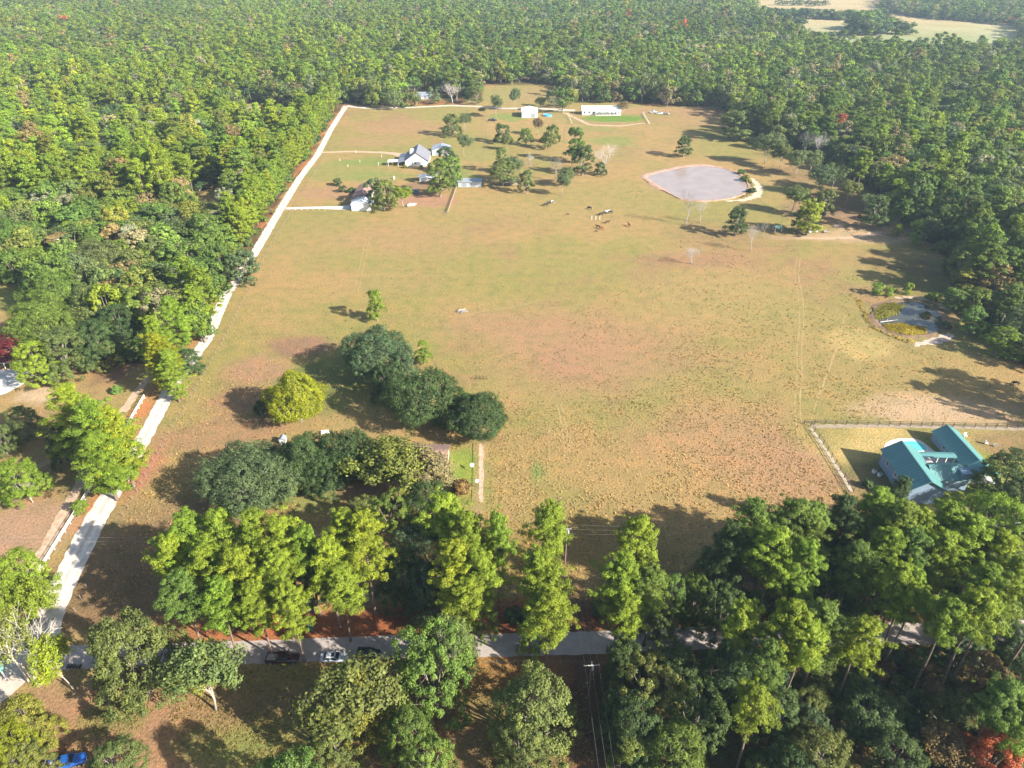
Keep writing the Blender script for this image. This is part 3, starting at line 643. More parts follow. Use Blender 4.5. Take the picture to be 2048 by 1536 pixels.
 ('oak','t',575,1512,18,12,'green','green tree top at the bottom edge'),
 ('thin','t',700,1335,17,16,'olive','large pale olive tree with light limbs in the bottom centre'),
 ('oak','t',715,1345,15,12,'ygreen','yellow olive oak mixed with the pale limbed tree'),
 ('oak','t',660,1420,12,9,'olive','olive oak at the lower left of the pale limbed tree'),
 ('oak','t',812,1420,13,9,'green','green oak right of the pale limbed tree at the bottom'),
 ('oak','t',850,1475,11,9,'green','green oak at the bottom edge in the centre'),
 ('oak','f',872,1412,19,14,'green','big dense green oak standing over the road right of the parked cars'),
 ('oak','f',905,1360,16,10,'olive','olive oak behind the big dense one, over the road'),
 ('oak','t',1075,1355,16,15,'olive','large round olive oak at the bottom, left of the wire strip'),
 ('oak','t',1040,1440,12,9,'olive','lower olive oak under the large round one'),
 # left side
 ('tall','t',155,1000,3.6,3.6,'lime','small round bright shrub tree on the white fence'),
 ('oak','t',30,920,11,9,'lime','lime green tree with a broken white trunk on the left lawn'),
 ('syc','f',66,1005,8,5,'tan','broken pale snag inside the lime tree on the left lawn'),
 ('oak','t',25,1105,13,12,'lime','lime green oak at the left edge near the fence end'),
 ('oak','t',-10,1150,13,10,'lime','lime green oak cut by the left edge'),
 ('thin','f',92,1250,12,8,'lime','thin pale tree at the lower end of the white fence'),
 ('thin','f',0,1260,11,9,'olive','olive thin tree at the left edge above the road'),
 ('pine','t',130,765,24,12,'lime','lime pine at the top of the big clump left of the lane'),
 ('pine','t',175,800,25,13,'lime','tallest lime pine of the clump left of the lane'),
 ('pine','t',215,815,23,12,'limey','yellow lime pine overhanging the white fence'),
 ('pine','t',185,860,20,11,'lime','lime pine low in the clump over the fence'),
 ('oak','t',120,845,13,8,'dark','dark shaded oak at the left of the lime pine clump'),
 ('oak','t',35,815,10,8,'olive','small olive oak on the shaded left lawn'),
 ('oak','t',-10,850,9,6,'olive','small olive oak at the left edge of the shaded lawn'),
 ('pine','t',300,632,21,9,'limey','yellow pine left of the lane, upper of a pair'),
 ('pine','t',305,665,20,9.5,'yellow','bright yellow pine left of the lane, lower of a pair'),
 ('pine','t',330,700,17,7,'lime','small lime pine below the yellow pair'),
 ('pine','t',338,590,22,9,'lime','lime pine above the yellow pair'),
 ('oak','t',385,600,15,8.5,'green','green oak against the lane below the lime row'),
 ('oak','f',384,742,7.5,7,'dark','dark green round tree leaning over the lane'),
 ('pine','t',360,512,22,11,'lime','lime pine next to the lane, left of the gap'),
 ('pine','t',392,532,21,10,'lime','second lime pine next to the lane'),
 ('pine','t',382,572,20,9,'lime','third lime pine next to the lane'),
 ('thin','f',330,640,14,9,'olive','leaning pale trunked tree behind the lane pines'),
 ('oak','f',492,566,13,10,'grey','grey green oak on the pasture side of the lane'),
 ('wide','t',100,540,16,19,'green','large round oak in the left oak grove, upper'),
 ('wide','t',175,570,17,20,'olive','large olive oak in the left oak grove, centre'),
 ('wide','t',75,600,16,18,'green','large green oak in the left oak grove, left'),
 ('oak','t',180,640,15,13,'dark','darker oak at the lower right of the left grove'),
 ('oak','t',110,660,15,13,'olive','olive oak at the bottom of the left grove'),
 ('oak','t',60,680,14,11,'lime','lime oak beside the house with the red roof'),
 ('wide','t',20,440,17,18,'green','very large dark oak at the left edge'),
 ('oak','t',250,545,15,12,'dark','dark oak between the grove and the lane pines'),
 ('oak','t',270,500,15,12,'olive','olive oak behind the lane pines'),
 ('wide','t',190,480,16,17,'grey','grey green oak right of the pole lamp'),
 ('oak','t',300,470,15,12,'olive','olive oak left of the lime lane pines'),
 ('oak','t',240,440,15,13,'green','green oak in the upper left grove'),
 ('oak','t',130,450,15,12,'dark','dark oak behind the pole lamp'),
 ('tall','t',14,668,9,9,'maroon','maroon leaved tree by the house at the left edge'),
 ('bush','f',235,785,2.2,3.4,'green','small green shrub by the dirt track'),
 ('oak','f',222,735,9,7,'olive','thin tree with a forked pale foot at the end of the grove'),
 # houses and upper pasture
 ('oak','f',904,272,14,11,'olive','olive oak alone in the paddock left of the wires'),
 ('thin','f',930,262,11,7,'grey','thin grey tree right of the olive paddock oak'),
 ('tall','f',881,393,19,10,'green','tall dark green oak with a pale trunk beside the small white shed'),
 ('oak','f',905,372,16,9,'green','green tree against the end of the blue grey barn'),
 ('tall','f',893,345,14,9,'dark','dark tree behind the small white shed'),
 ('thin','f',928,314,13,8,'grey','thin grey tree right of the metal garage'),
 ('oak','f',768,421,15,10.5,'olive','olive oak beside the brown roofed house'),
 ('oak','f',750,408,13,8,'grey','grey oak overlapping the brown roof'),
 ('thin','f',806,415,10,8.5,'lime','light green tree right of the brown roofed house'),
 ('tall','f',675,371,3.6,4.4,'dark','tiny round tree in the bare yard, left one'),
 ('tall','f',686,384,3.4,3.6,'dark','tiny round tree in the bare yard, right one'),
 ('bush','f',702,384,2.4,4,'dark','low dark shrub left of the brown roof'),
 ('bush','f',810,336,2.2,2.4,'green','shrub at the left corner of the white farmhouse gable'),
 ('bush','f',842,337,2,2.6,'green','shrub at the right of the white farmhouse gable'),
 ('oak','f',788,220,13,10,'grey','grey oak beside the turn of the lane, in front of the grey house'),
 ('oak','f',742,212,13,10,'ygreen','yellow grey oak at the corner of the lane'),
 ('oak','f',715,205,13,9,'grey','grey oak at the lane corner, leftmost'),
 ('oak','f',765,205,14,10,'olive','olive oak between the corner oaks'),
 ('oak','f',812,200,13,9,'grey','grey oak left of the grey house'),
 ('bare','f',905,207,16,14,'tan','bare pinkish pecan by the grey house'),
 ('thin','f',834,214,8,6,'olive','small crooked tree before the grey house'),
 ('tall','f',939,206,12,6,'dark','dark narrow tree in the back clearing'),
 ('thin','f',992,236,16,8,'grey','tall grey tree beside the dark parked vehicle'),
 ('thin','f',1030,221,16,7.5,'grey','tall thin grey tree left of the white shop'),
 ('thin','f',966,229,5,5,'olive','stunted small tree by the long lane'),
 ('oak','f',1005,286,12,9,'dark','dark oak in the pasture south of the white shop, left'),
 ('oak','f',1052,290,10,8,'green','green oak south of the white shop, middle'),
 ('oak','f',1096,298,11,9,'olive','olive oak south of the white shop, right'),
 ('oak','f',1105,285,11,8,'green','green oak just behind the olive one'),
 ('thin','f',1075,270,11,6,'brown','reddish thin tree behind the pasture oaks'),
 ('tall','f',1125,226,19,12,'green','big green tree between the pool and the long white house'),
 ('oak','f',1140,215,15,9,'ygreen','yellow green tree behind the big one by the long house'),
 ('oak','f',1108,216,15,10,'grey','grey oak left of the big tree by the long house'),
 ('thin','f',1247,228,9,7,'brown','brown thin tree at the right end of the long white house'),
 ('tall','f',1150,325,20,10,'green','tall dark tree in the middle of the pasture, upper of two'),
 ('tall','f',1165,351,17,9,'dark','tall dark tree in the middle of the pasture, lower of two'),
 ('bare','f',1206,345,16,15,'grey','pale bare spreading tree right of the tall dark pair'),
 ('oak','f',1200,350,7,6,'dark','small dark tree under the bare spreading one'),
 ('bare','f',1062,336,9,4,'grey','dead snag left of the tall dark pair'),
 ('bare','f',1111,362,14,7,'grey','tall pale dead tree left of the tall dark pair'),
 ('thin','f',1124,391,11,7,'grey','small grey tree below the pale dead one'),
 ('thin','f',1132,372,10,8,'grey','twiggy grey tree beside the pale dead one'),
 ('oak','f',1052,387,12,7,'olive','olive oak right of the barn yard'),
 ('tall','f',1014,372,13,9,'olive','olive tree by the cattle shed'),
 ('thin','f',996,376,13,8,'olive','thin olive tree between barn and cattle shed'),
 ('tall','f',1003,345,14,7,'olive','narrow olive tree north of the cattle shed'),
 ('thin','f',1025,365,14,8,'grey','grey tree leaning over the cattle shed'),
 ('tall','f',1366,314,12,8.5,'dark','single dark oak alone in the upper pasture'),
 ('bare','f',1373,450,17,7,'grey','tall bare snag at the near bank of the muddy pond'),
 ('bare','f',1399,445,12,6,'grey','smaller bare tree beside the tall snag'),
 ('tall','f',1469,472,13,8,'dark','small dark oak in front of the muddy pond'),
 ('bare','f',1501,502,13,6,'grey','thin bare tree at the edge of the big pasture'),
 ('bare','f',1526,475,8,3.5,'grey','small leaning bare tree near the cattle hut'),
 ('bare','f',1383,528,8,7.5,'grey','low twiggy bare tree in the big pasture'),
 ('tall','f',1472,281,18,15,'olive','large oak at the upper edge of the pasture'),
 ('thin','f',1458,272,16,13,'olive','thin olive oak left of the large edge oak'),
 ('oak','f',1490,262,17,12,'dark','dark oak behind the large edge oak'),
 ('thin','f',1528,328,17,13,'grey','half bare grey oak above the muddy pond'),
 ('thin','f',1590,355,15,9,'grey','half bare tree right of the muddy pond'),
 ('bare','f',1632,325,18,9,'grey','grey bare tree at the wood edge, right one'),
 ('bare','f',1608,318,18,8,'grey','grey bare tree at the wood edge, left one'),
 ('tall','f',1612,470,16,9.5,'limey','yellow green tree beside the cattle troughs'),
 ('tall','f',1600,462,10,7,'olive','olive tree behind the yellow green one'),
 ('tall','f',1644,438,14,8,'olive','olive tree above the cattle troughs'),
 ('thin','f',1582,425,13,9,'olive','thin olive tree right of the pond dam, lower'),
 ('thin','f',1640,390,15,12,'grey','grey spreading oak in the open wood'),
 ('thin','f',1662,380,15,11,'olive','olive spreading oak in the open wood'),
 ('pine','f',1700,383,22,9,'lime','lime pine of the upright group at the wood edge, left'),
 ('pine','f',1712,386,22,9,'lime','lime pine of the upright group at the wood edge, right'),
 ('pine','f',1755,408,20,9,'lime','lime pine in the middle of the open wood'),
 ('oak','f',1758,335,15,9,'grey','grey round oak behind the upright pines'),
 ('tall','f',1743,457,15,10,'dark','dark full oak at the end of the clay bank'),
 ('tall','f',1828,430,20,12,'green','green tall tree at the wood edge'),
 ('tall','f',1885,470,14,9,'limey','yellow lime tree at the right wood edge'),
 ('thin','f',1845,490,12,8,'grey','pale thin tree at the right wood edge'),
 ('tall','f',1827,489,11,6,'lime','slim lime tree at the right wood edge'),
 ('tall','f',1792,472,5.5,4,'lime','little lime sapling by the dirt patch'),
 ('tall','f',1752,589,4.5,4,'lime','lime sapling above the green pond, left'),
 ('tall','f',1776,592,3.5,3,'lime','lime sapling above the green pond, right'),
 ('tall','f',1813,588,4.5,3,'lime','lime sapling at the pale bank of the green pond'),
 ('bush','f',1864,602,3.5,4.5,'green','green shrub on the far bank of the green pond'),
 ('tall','f',1900,620,8,6,'green','green tree on the right bank of the green pond'),
 ('tall','f',1935,670,10,7,'green','green tree right of the green pond'),
 ('tall','f',1990,710,10,8,'lime','lime tree at the wood edge right of the green pond'),
 ('oak','f',2035,690,13,13,'grey','grey green oak at the right edge of the picture'),
 ('bush','f',1890,655,2.6,3.6,'dark','dark shrub on the near right bank of the green pond'),
 ('bush','f',1490,362,3.2,5,'ygreen','yellow shrub on the right bank of the muddy pond'),
 ('bush','f',1503,385,2.4,5,'dark','dark shrub line on the pond bank, lower'),
 ('bush','f',1482,348,2.6,4,'green','green shrub on the pond bank, upper'),
 ('thin','f',1560,338,14,10,'olive','olive half bare tree on the rise behind the muddy pond'),
 ('oak','f',1548,300,15,11,'grey','grey green oak at the corner of the upper wood edge'),
 ('thin','f',1618,352,14,10,'grey','grey twiggy tree in the open wood, above the spreading pair'),
 ('oak','f',1680,340,15,11,'olive','olive oak just left of the grey round oak'),
 ('thin','f',1690,410,12,9,'olive','olive thin tree in the shade between the upright pines and the clay bank'),
 ('tall','f',1785,425,16,10,'lime','lime tree behind the dark full oak'),
 ('oak','f',1800,450,12,9,'green','green oak at the wood edge above the little sapling'),
 ('thin','f',1728,425,9,7,'grey','small grey tree left of the dark full oak'),
 ('oak','f',830,212,11,9,'olive','olive oak in front of the grey house, left'),
 ('oak','f',868,208,13,9,'grey','grey oak at the right wall of the grey house'),
 ('oak','f',955,210,13,9,'olive','olive oak by the back lane, right of the narrow dark tree'),
 ('thin','f',1080,222,10,7,'olive','thin olive tree behind the round blue pool'),
 ('thin','f',1015,300,9,6,'olive','thin low tree below the dark pasture oak'),
 ('oak','f',2140,828,19,10,'green','green oak beyond the right edge whose shadow crosses the pasture, upper'),
 ('oak','f',2170,862,19,11,'dark','dark oak beyond the right edge whose shadow crosses the pasture, middle'),
 ('pine','f',2150,842,23,8,'green','pine beyond the right edge whose shadow crosses the pasture'),
 ('pine','f',2185,815,24,8,'green','pine beyond the right edge above the pool yard, farther out'),
 ('tall','t',458,150,15,8,'rust','rust red tree in the upper left wood near the small clearing'),
 ('tall','t',75,332,15,6,'rust','rust red dying tree in the left wood near the picture edge'),
 ('oak','t',205,275,14,9,'brown','reddish brown tree in the middle of the left wood'),
 ('bush','f',1735,975,2.2,2.6,'dark','dark small shrub in the shade left of the blue house'),
]
lab_seen = set()
for (kind, how, px, py, H, W_, tint, label) in T:
    assert label not in lab_seen, label; lab_seen.add(label)
    x, y = at(px, py) if how == 'f' else at(px, py, H)
    if how == 't' : y -= W_ * .08
    if py < 1000 and kind != 'bush': W_ *= 1.08 if kind == 'pine' else 1.28
    if kind == 'pine' and py < 870 and px < 450: kind = 'ypine'
    if kind == 'wide' and px < 260: kind = 'dome'; W_ *= .92
    if kind == 'pine' and px > 1380 and py > 940: W_ *= .86
    if kind == 'pine' and how == 'f' and py > 1290: kind = 'spine'; W_ *= .95
    tree(kind, x, y, H, W_, tint, label, name=({'maroon': 'maple_tree'}.get(tint)), var=(1 if tint == 'ygreen' else 0) if kind == 'syc' else None)
# leaning young tree at the road corner
x, y = at(148, 1380); o = tree('thin', x, y, 13, 7.5, 'yellow', 'leaning slender tree with yellow leaves at the road corner'); o.rotation_euler = (0, -.16, 0)

# ------------------------------------------------------------------ the woods
def fill(x0, x1, y0, y1, cell, cond, seed, jitter=.85):
    r = np.random.default_rng(seed); gx, gy = np.meshgrid(np.arange(x0, x1, cell), np.arange(y0, y1, cell * .9)); gx = gx + (np.arange(gx.shape[0]) % 2)[:, None] * cell / 2
    P = np.stack([gx.ravel(), gy.ravel()], 1) + r.uniform(-.5, .5, (gx.size, 2)) * cell * jitter
    return P[cond(P[:, 0], P[:, 1])]
def in_view(X, Y, mg=60):
    px, py = proj(X, Y, 10); return (px > -mg) & (px < 2048 + mg) & (py > -40)
def open_land(X, Y):
    c = np.zeros(X.shape, bool)
    for p in OPEN: c |= inpoly(X, Y, p)
    return c
def lane_x(Y): return np.interp(Y, [p[1] for p in LANE_C], [p[0] for p in LANE_C])
def woodcond(X, Y):
    k = ~open_land(X, Y) & (Y > 190) & in_view(X, Y, 70)
    near = (Y < 600) & (np.abs(X - lane_x(Y)) < 5.0); return k & ~near & (vnoise(X, Y, 11, 91) > .16)
cand = []                                                            # x, y, zone
for P, z in ((fill(-700, 700, 190, 640, 8.9, woodcond, 3), 'w'),
             (fill(40, 200, 20, 92, 6.5, lambda X, Y: inpoly(X, Y, SOUTH) & in_view(X, Y, 50) & ~inpoly(X, Y, HOLLOW), 4), 's'),
             (fill(40, 200, 90, 140, 6.8, lambda X, Y: inpoly(X, Y, NORTHR) & (Y > 96) & (Y < 106) & in_view(X, Y, 90), 5), 'n')):
    for x, y in P:
        if any((x - a) ** 2 + (y - b) ** 2 < (max(2.6, c * (.55 if y > 150 else .5))) ** 2 for a, b, c in placed): continue
        cand.append((float(x), float(y), z))
for i, (a, b, h_) in enumerate(((228, 345, 17), (455, 205, 14), (235, 160, 20), (300, 410, 14), (1290, 190, 17), (1690, 230, 17), (1830, 170, 16), (1400, 205, 15))):
    x, y = at(a, b); tree('bare', x, y, h_, 11, 'grey', ['pale dead tree in the middle of the left wood', 'dead tree by the small clearing of the left wood', 'tall dead tree in the upper left wood', 'dead tree in the left wood near the shaded gap', 'bare tree at the wood edge right of the long white house', 'bare grey tree deep in the right wood', 'bare tree in the upper right wood', 'bare tree at the wood edge above the muddy pond'][i])
# a row of pines hugging the left edge of the lane
row = []
for yy in np.arange(292, 592, 6.2):
    lx = float(lane_x(yy)); row.append((lx - 6.4 + rnd.uniform(-1, .8), yy + rnd.uniform(-1.5, 1.5))); row.append((lx - 12.5 + rnd.uniform(-1.5, 1.5), yy + 3 + rnd.uniform(-1.5, 1.5)))
NP = sum(1 for t in T if t[0] == 'pine'); NO = sum(1 for t in T if t[0] in ('oak', 'wide', 'tall', 'thin'))
for (x, y) in row:
    H = rnd.uniform(15, 20) if y < 560 else rnd.uniform(17, 22)
    tn = rnd.choice(['lime', 'lime', 'limey', 'limey', 'lime2']); zn = ('below the white driveway' if y < 335 else ('between the two driveways' if y < 450 else 'above the farmhouse driveway'))
    wd = {'lime': 'lime green', 'limey': 'yellowish green', 'lime2': 'fresh green', 'green': 'mid green'}[tn]
    tree('ypine', x, y, H, rnd.uniform(7.5, 9.5), tn, wd + ' pine in the row hugging the gravel lane ' + zn, 'row pines ' + zn + ', ' + wd); NP += 1
cand = [c for c in cand if all((c[0] - a) ** 2 + (c[1] - b) ** 2 > 22 for a, b in row)]
spec = []
class Tint(list): name = ''
WORD = {'lime': 'lime green', 'lime2': 'fresh green', 'limey': 'yellowish green', 'green': 'mid green', 'dark': 'dark green', 'olive': 'olive', 'grey': 'grey green', 'yellow': 'yellow', 'ygreen': 'yellow green', 'pale': 'pale greyish', 'tan': 'tan', 'blue': 'bluish dark green', 'rust': 'rust red'}
def species(x, y, z, r):
    """kind, height, width, tint"""
    n = float(vnoise(np.array(x), np.array(y), 55, 21)); n2 = float(vnoise(np.array(x), np.array(y), 95, 41)); far = y > 640
    left = x < (lane_x(min(y, 589)) + 20 if not far else -60)
    if z == 's': k = 'pine' if r.random() < .12 else 'oak'
    elif z == 'n': k = 'pine' if r.random() < .75 else 'oak'
    elif left: k = 'pine' if (r.random() < (.75 if n > .38 else .22) and y > 330) else ('oak' if r.random() < .6 else 'tall')
    else: k = 'pine' if r.random() < (.50 if n > .52 else .16) else ('oak' if r.random() < .55 else 'tall')
    q = r.random()
    if k == 'pine':
        if r.random() < .4 and z == 'w': k = 'ypine'
        H = r.uniform(17, 25); W_ = r.uniform(7, 10.5); t = r.choice(['lime', 'lime', 'limey', 'lime', 'lime2']) if left else r.choice(['lime2', 'green', 'green', 'lime', 'lime2'])
    elif k == 'oak': H = r.uniform(10, 17); W_ = r.uniform(9, 16); t = r.choice(['green', 'olive', 'green', 'dark', 'grey', 'olive', 'lime2', 'green'])
    else: H = r.uniform(13, 19); W_ = r.uniform(8, 12); t = r.choice(['green', 'olive', 'lime2', 'grey', 'green', 'ygreen', 'lime', 'pale'])
    if z == 's' and k != 'pine': H = r.uniform(5, 10); W_ *= .7; t = r.choice(['dark', 'dark', 'green', 'olive', 'blue'])
    if z == 'w':
        if q < .001: t = 'rust'
        elif q < .03: t = 'pale'
        elif q < .05: t = 'tan'
        elif q < .08: t = 'ygreen'
        if y < 230 and x > 130: H *= .8
        W_ *= 1.24; H *= r.uniform(.84, 1.16); hl = float(vnoise(np.array(x), np.array(y), 26, 33)); H *= .80 + .40 * hl
    b = (.84 + .42 * n2) * (1.0 if left else 1.02) if z == 'w' else 1
    T_ = Tint([c * (b if t != 'rust' else 1) for c in TINT[t]]); T_.name = t
    return k, H, W_, T_
cand.sort(key=lambda c: math.hypot(c[1], c[0] * .5))
rest = []
LBL = {('pine', 'l'): 'tall pine with lime crown in the wood left of the gravel lane', ('pine', 'r'): 'pine with rounded green crown in the wood right of the pastures', ('pine', 's'): 'pine standing in the brushy wood below the road on the right', ('pine', 'n'): 'pine in the wood between the pool house and the road',
       ('oak', 'l'): 'broad leaved tree in the wood left of the gravel lane', ('oak', 'r'): 'broad leaved tree in the wood right of the pastures', ('oak', 's'): 'low dark broad leaved tree in the wood below the road on the right', ('oak', 'n'): 'broad leaved tree in the wood between the pool house and the road',
       ('pine', 'b'): 'pine in the wood behind the farmhouses', ('oak', 'b'): 'broad leaved tree in the wood edge behind the farmhouses'}
for (x, y, z) in cand:
    r = random.Random(int(x * 13 + y * 171)); k, H, W_, t = species(x, y, z, r)
    zz = z if z != 'w' else ('b' if y > 545 and -140 < x < 160 else ('l' if x < -80 else 'r'))
    kk = 'pine' if 'pine' in k else 'oak'
    if (kk == 'pine' and NP < 296) or (kk == 'oak' and NO < 296):
        lb = LBL[kk, zz]; grp = {'l': 'left', 'r': 'right', 's': 'south', 'n': 'pool house', 'b': 'back'}[zz]
        wd = WORD[t.name]; lb = wd + ' ' + lb.replace('with lime crown ', '').replace('with rounded green crown ', '').replace('low dark ', 'low ')
        tree(k, x, y, H, W_, t, lb, ('pines in the %s wood' if kk == 'pine' else 'broad leaved trees in the %s wood') % grp + ', ' + wd, name=NAME['pine'] if kk == 'pine' else 'broadleaf_tree')
        if kk == 'pine': NP += 1
        else: NO += 1
    else: rest.append((x, y, k, H, W_, t))
print('pines', NP, 'broadleaf', NO, 'rest near', len(rest))
for P, c in ((fill(-1100, 1100, 640, 1150, 10.8, lambda X, Y: ~open_land(X, Y) & in_view(X, Y, 60), 8), 1.15), (fill(-1700, 1700, 1150, 2500, 14.0, lambda X, Y: ~open_land(X, Y) & in_view(X, Y, 60), 9), 1.35)):
    for x, y in P:
        r = random.Random(int(x * 13 + y * 171)); k, H, W_, t = species(float(x), float(y), 'w', r)
        W_ *= c
        rest.append((float(x), float(y), k, H, W_, t))
# small trees of the hedge rows between the far fields
for (a, b, n_, h) in (((1490, 34), (1705, 40), 60, 11), ((1500, 46), (1600, 62), 26, 12), ((1550, 10), (1650, 12), 14, 8), ((1705, 72), (1775, 66), 16, 20), ((1700, 60), (1760, 56), 10, 18), ((1765, 66), (1825, 70), 9, 12)):
    for i in range(n_):
        p = at(a[0] + (b[0] - a[0]) * (i + rnd.random()) / n_, a[1] + (b[1] - a[1]) * i / n_ + rnd.uniform(-1, 1.5)); rest.append((p[0], p[1], rnd.choice(['tall', 'oak']), h * rnd.uniform(.9, 1.4), h * rnd.uniform(1.3, 2.0), rnd.choice(['dark', 'green', 'blue'])))

src = bpy.data.collections.new('wood_source')                        # not linked to the scene: only read by the scatter
def joined(name, pair):
    """trunk and crown of a prototype in one mesh"""
    a, b = pair[0], pair[1]; va = np.empty(len(a.vertices) * 3, np.float32); a.vertices.foreach_get('co', va); vb = np.empty(len(b.vertices) * 3, np.float32); b.vertices.foreach_get('co', vb)
    mb = MB(); me = bpy.data.meshes.new(name)
    fa = [tuple(p.vertices) for p in a.polygons]; o = len(a.vertices); nb = len(b.polygons)
    fb = (np.arange(nb * 4).reshape(-1, 4) + o).tolist()
    me.from_pydata(np.concatenate([va, vb]).reshape(-1, 3).tolist(), [], fa + fb)
    me.materials.append(a.materials[0]); me.materials.append(FOL)
    me.polygons.foreach_set('material_index', [0] * len(fa) + [1] * nb)
    lv = np.empty(nb, np.float32); b.attributes['leafvar'].data.foreach_get('value', lv)
    me.attributes.new('leafvar', 'FLOAT', 'FACE').data.foreach_set('value', np.concatenate([np.zeros(len(fa), np.float32), lv])); me.update(); return me
SRC = {}
def src_add(key, protos):
    for i, (p, dm) in enumerate(protos):
        o = bpy.data.objects.new('s%03d' % len(src.objects), joined('src', p)); src.objects.link(o); SRC.setdefault(key, []).append((len(src.objects) - 1, dm))
for k in ('pine', 'ypine', 'oak', 'tall'):
    for l in (0, 1, 2): src_add((k, l), PR[k, l][:4])
src_add(('bush', 1), PR['bush'])

def scatter(name, items, label, cat, kind='stuff'):
    """items: x, y, source index, rotation, (sx, sy, sz), tint -> ONE object of countless trees"""
    n = len(items); me = bpy.data.meshes.new(name); me.vertices.add(n)
    me.vertices.foreach_set('co', np.array([(i[0], i[1], 0) for i in items], np.float32).ravel())
    def attr(nm, ty, vals, key='value'): me.attributes.new(nm, ty, 'POINT').data.foreach_set(key, vals)
    attr('which', 'INT', np.array([i[2] for i in items], np.int32)); attr('turn', 'FLOAT_VECTOR', np.array([(0, 0, i[3]) for i in items], np.float32).ravel(), 'vector')
    attr('size', 'FLOAT_VECTOR', np.array([i[4] for i in items], np.float32).ravel(), 'vector'); attr('tint', 'FLOAT_VECTOR', np.array([i[5] for i in items], np.float32).ravel(), 'vector')
    o = put(me, name); tag(o, label, cat, None, kind)
    g = bpy.data.node_groups.new(name, 'GeometryNodeTree'); g.interface.new_socket('Geometry', in_out='INPUT', socket_type='NodeSocketGeometry'); g.interface.new_socket('Geometry', in_out='OUTPUT', socket_type='NodeSocketGeometry')
    N = g.nodes.new; L = g.links.new; gi = N('NodeGroupInput'); go = N('NodeGroupOutput'); ip = N('GeometryNodeInstanceOnPoints'); ci = N('GeometryNodeCollectionInfo')
    ci.inputs[0].default_value = src; ci.inputs['Separate Children'].default_value = True; ci.inputs['Reset Children'].default_value = True
    mp = N('GeometryNodeMeshToPoints') if False else None
    def na(nm, ty): a = N('GeometryNodeInputNamedAttribute'); a.data_type = ty; a.inputs[0].default_value = nm; return a.outputs[0]
    L(gi.outputs[0], ip.inputs['Points']); L(ci.outputs[0], ip.inputs['Instance']); ip.inputs['Pick Instance'].default_value = True
    L(na('which', 'INT'), ip.inputs['Instance Index'])
    er = N('FunctionNodeEulerToRotation'); L(na('turn', 'FLOAT_VECTOR'), er.inputs[0]); L(er.outputs[0], ip.inputs['Rotation']); L(na('size', 'FLOAT_VECTOR'), ip.inputs['Scale']); L(ip.outputs[0], go.inputs[0])
    md = o.modifiers.new('scatter', 'NODES'); md.node_group = g; return o
def item(x, y, k, H, W_, t):
    r = random.Random(int(x * 7 + y * 23)); lod = 0 if y < 190 else (1 if y < 520 else 2); key = (k, lod) if (k, lod) in SRC else (k, 1); idx, (h0, w0) = r.choice(SRC[key]); s = W_ / w0
    return (x, y, idx, r.uniform(0, 6.28), (s, s * r.uniform(.9, 1.1), H / h0), jit(TINT[t] if isinstance(t, str) else t, r, .2))
scatter('pine_forest', [item(*i) for i in rest if 'pine' in i[2]], 'endless far pines of the woods running up to the top of the picture', 'forest')
scatter('broadleaf_forest', [item(*i) for i in rest if 'pine' not in i[2]], 'countless darker broad leaved trees mixed through the far woods', 'forest')
under = []
for P, hh in ((fill(40, 175, 30, 92, 2.6, lambda X, Y: inpoly(X, Y, SOUTH) & in_view(X, Y, 30), 14), (2, 4.5)), (fill(50, 180, 96, 140, 3.2, lambda X, Y: inpoly(X, Y, NORTHR) & in_view(X, Y, 30), 15), (1.2, 3)), (fill(-420, 330, 195, 560, 6.0, woodcond, 16), (2, 5))):
    for x, y in P: under.append((float(x), float(y), 'bush', rnd.uniform(*hh), rnd.uniform(2.6, 5) * (1 if y < 150 else 1.6), rnd.choice(['dark', 'dark', 'green', 'olive', 'brown'])))
scatter('undergrowth', [item(*i) for i in under], 'dark brush and saplings covering the floor of the woods', 'brush')

r_ = np.random.default_rng(77); X_ = r_.uniform(-95, 190, 9000); Y_ = r_.uniform(120, 420, 9000)
k_ = (fbm(X_, Y_, 22, 61) > .56) & (X_ > lane_x(Y_) + 8) & inpoly(X_, Y_, MAIN) & ~((X_ > 68) & (X_ < 140) & (Y_ > 345)) & ((X_ > 60) | (r_.random(9000) < .12)); k_ &= ~((X_ > 80) & (Y_ < 162))
cen = np.stack([X_[k_], Y_[k_], np.full(k_.sum(), .08)], 1); me = leaf_mesh('weed_clumps', cen, r_.uniform(.15, .55, len(cen)) ** 1.3, r_.random(len(cen)), 9, .26, .6, 78, .5)
o = put(me, 'weed_clumps'); o['tint'] = (.105, .085, .04); tag(o, 'small dark weed clumps and droppings dotted over the pasture', 'weeds', None, 'stuff')

def tufts(name, n, box, cond, tint, label, seed, rad=(.18, .42), size=.34, per=5):
    r = np.random.default_rng(seed); X = r.uniform(box[0], box[1], n); Y = box[2] + (box[3] - box[2]) * r.random(n) ** 1.25; k = cond(X, Y); X, Y = X[k], Y[k]
    cen = np.stack([X, Y, np.full(len(X), .06)], 1); me = leaf_mesh(name, cen, r.uniform(*rad, len(X)) * np.clip(1.25 - (Y - 100) / 260, .6, 1.1), r.random(len(X)), per, size, .55, seed, .55, .5, .8); o = put(me, name); o['tint'] = tint; return tag(o, label, 'grass', None, 'stuff')
off_house = lambda X, Y: ~((X > 80) & (Y < 162)) & ~((X > -50) & (X < -6) & (Y > 125) & (Y < 178))
tufts('pasture_grass', 52000, (-96, 150, 98, 300), lambda X, Y: (X > lane_x(Y) + 7) & inpoly(X, Y, MAIN) & off_house(X, Y) & (np.random.default_rng(5).random(len(X)) < np.clip((fbm(X, Y, 14, 88) - .30) * 3.5, .12, 1) * np.clip((300 - Y) / 150, 0, 1) ** 1.3 * np.clip((150 - X) / 50, 0, 1)), (.40, .28, .12), 'dry golden grass tufts covering the pasture', 71)
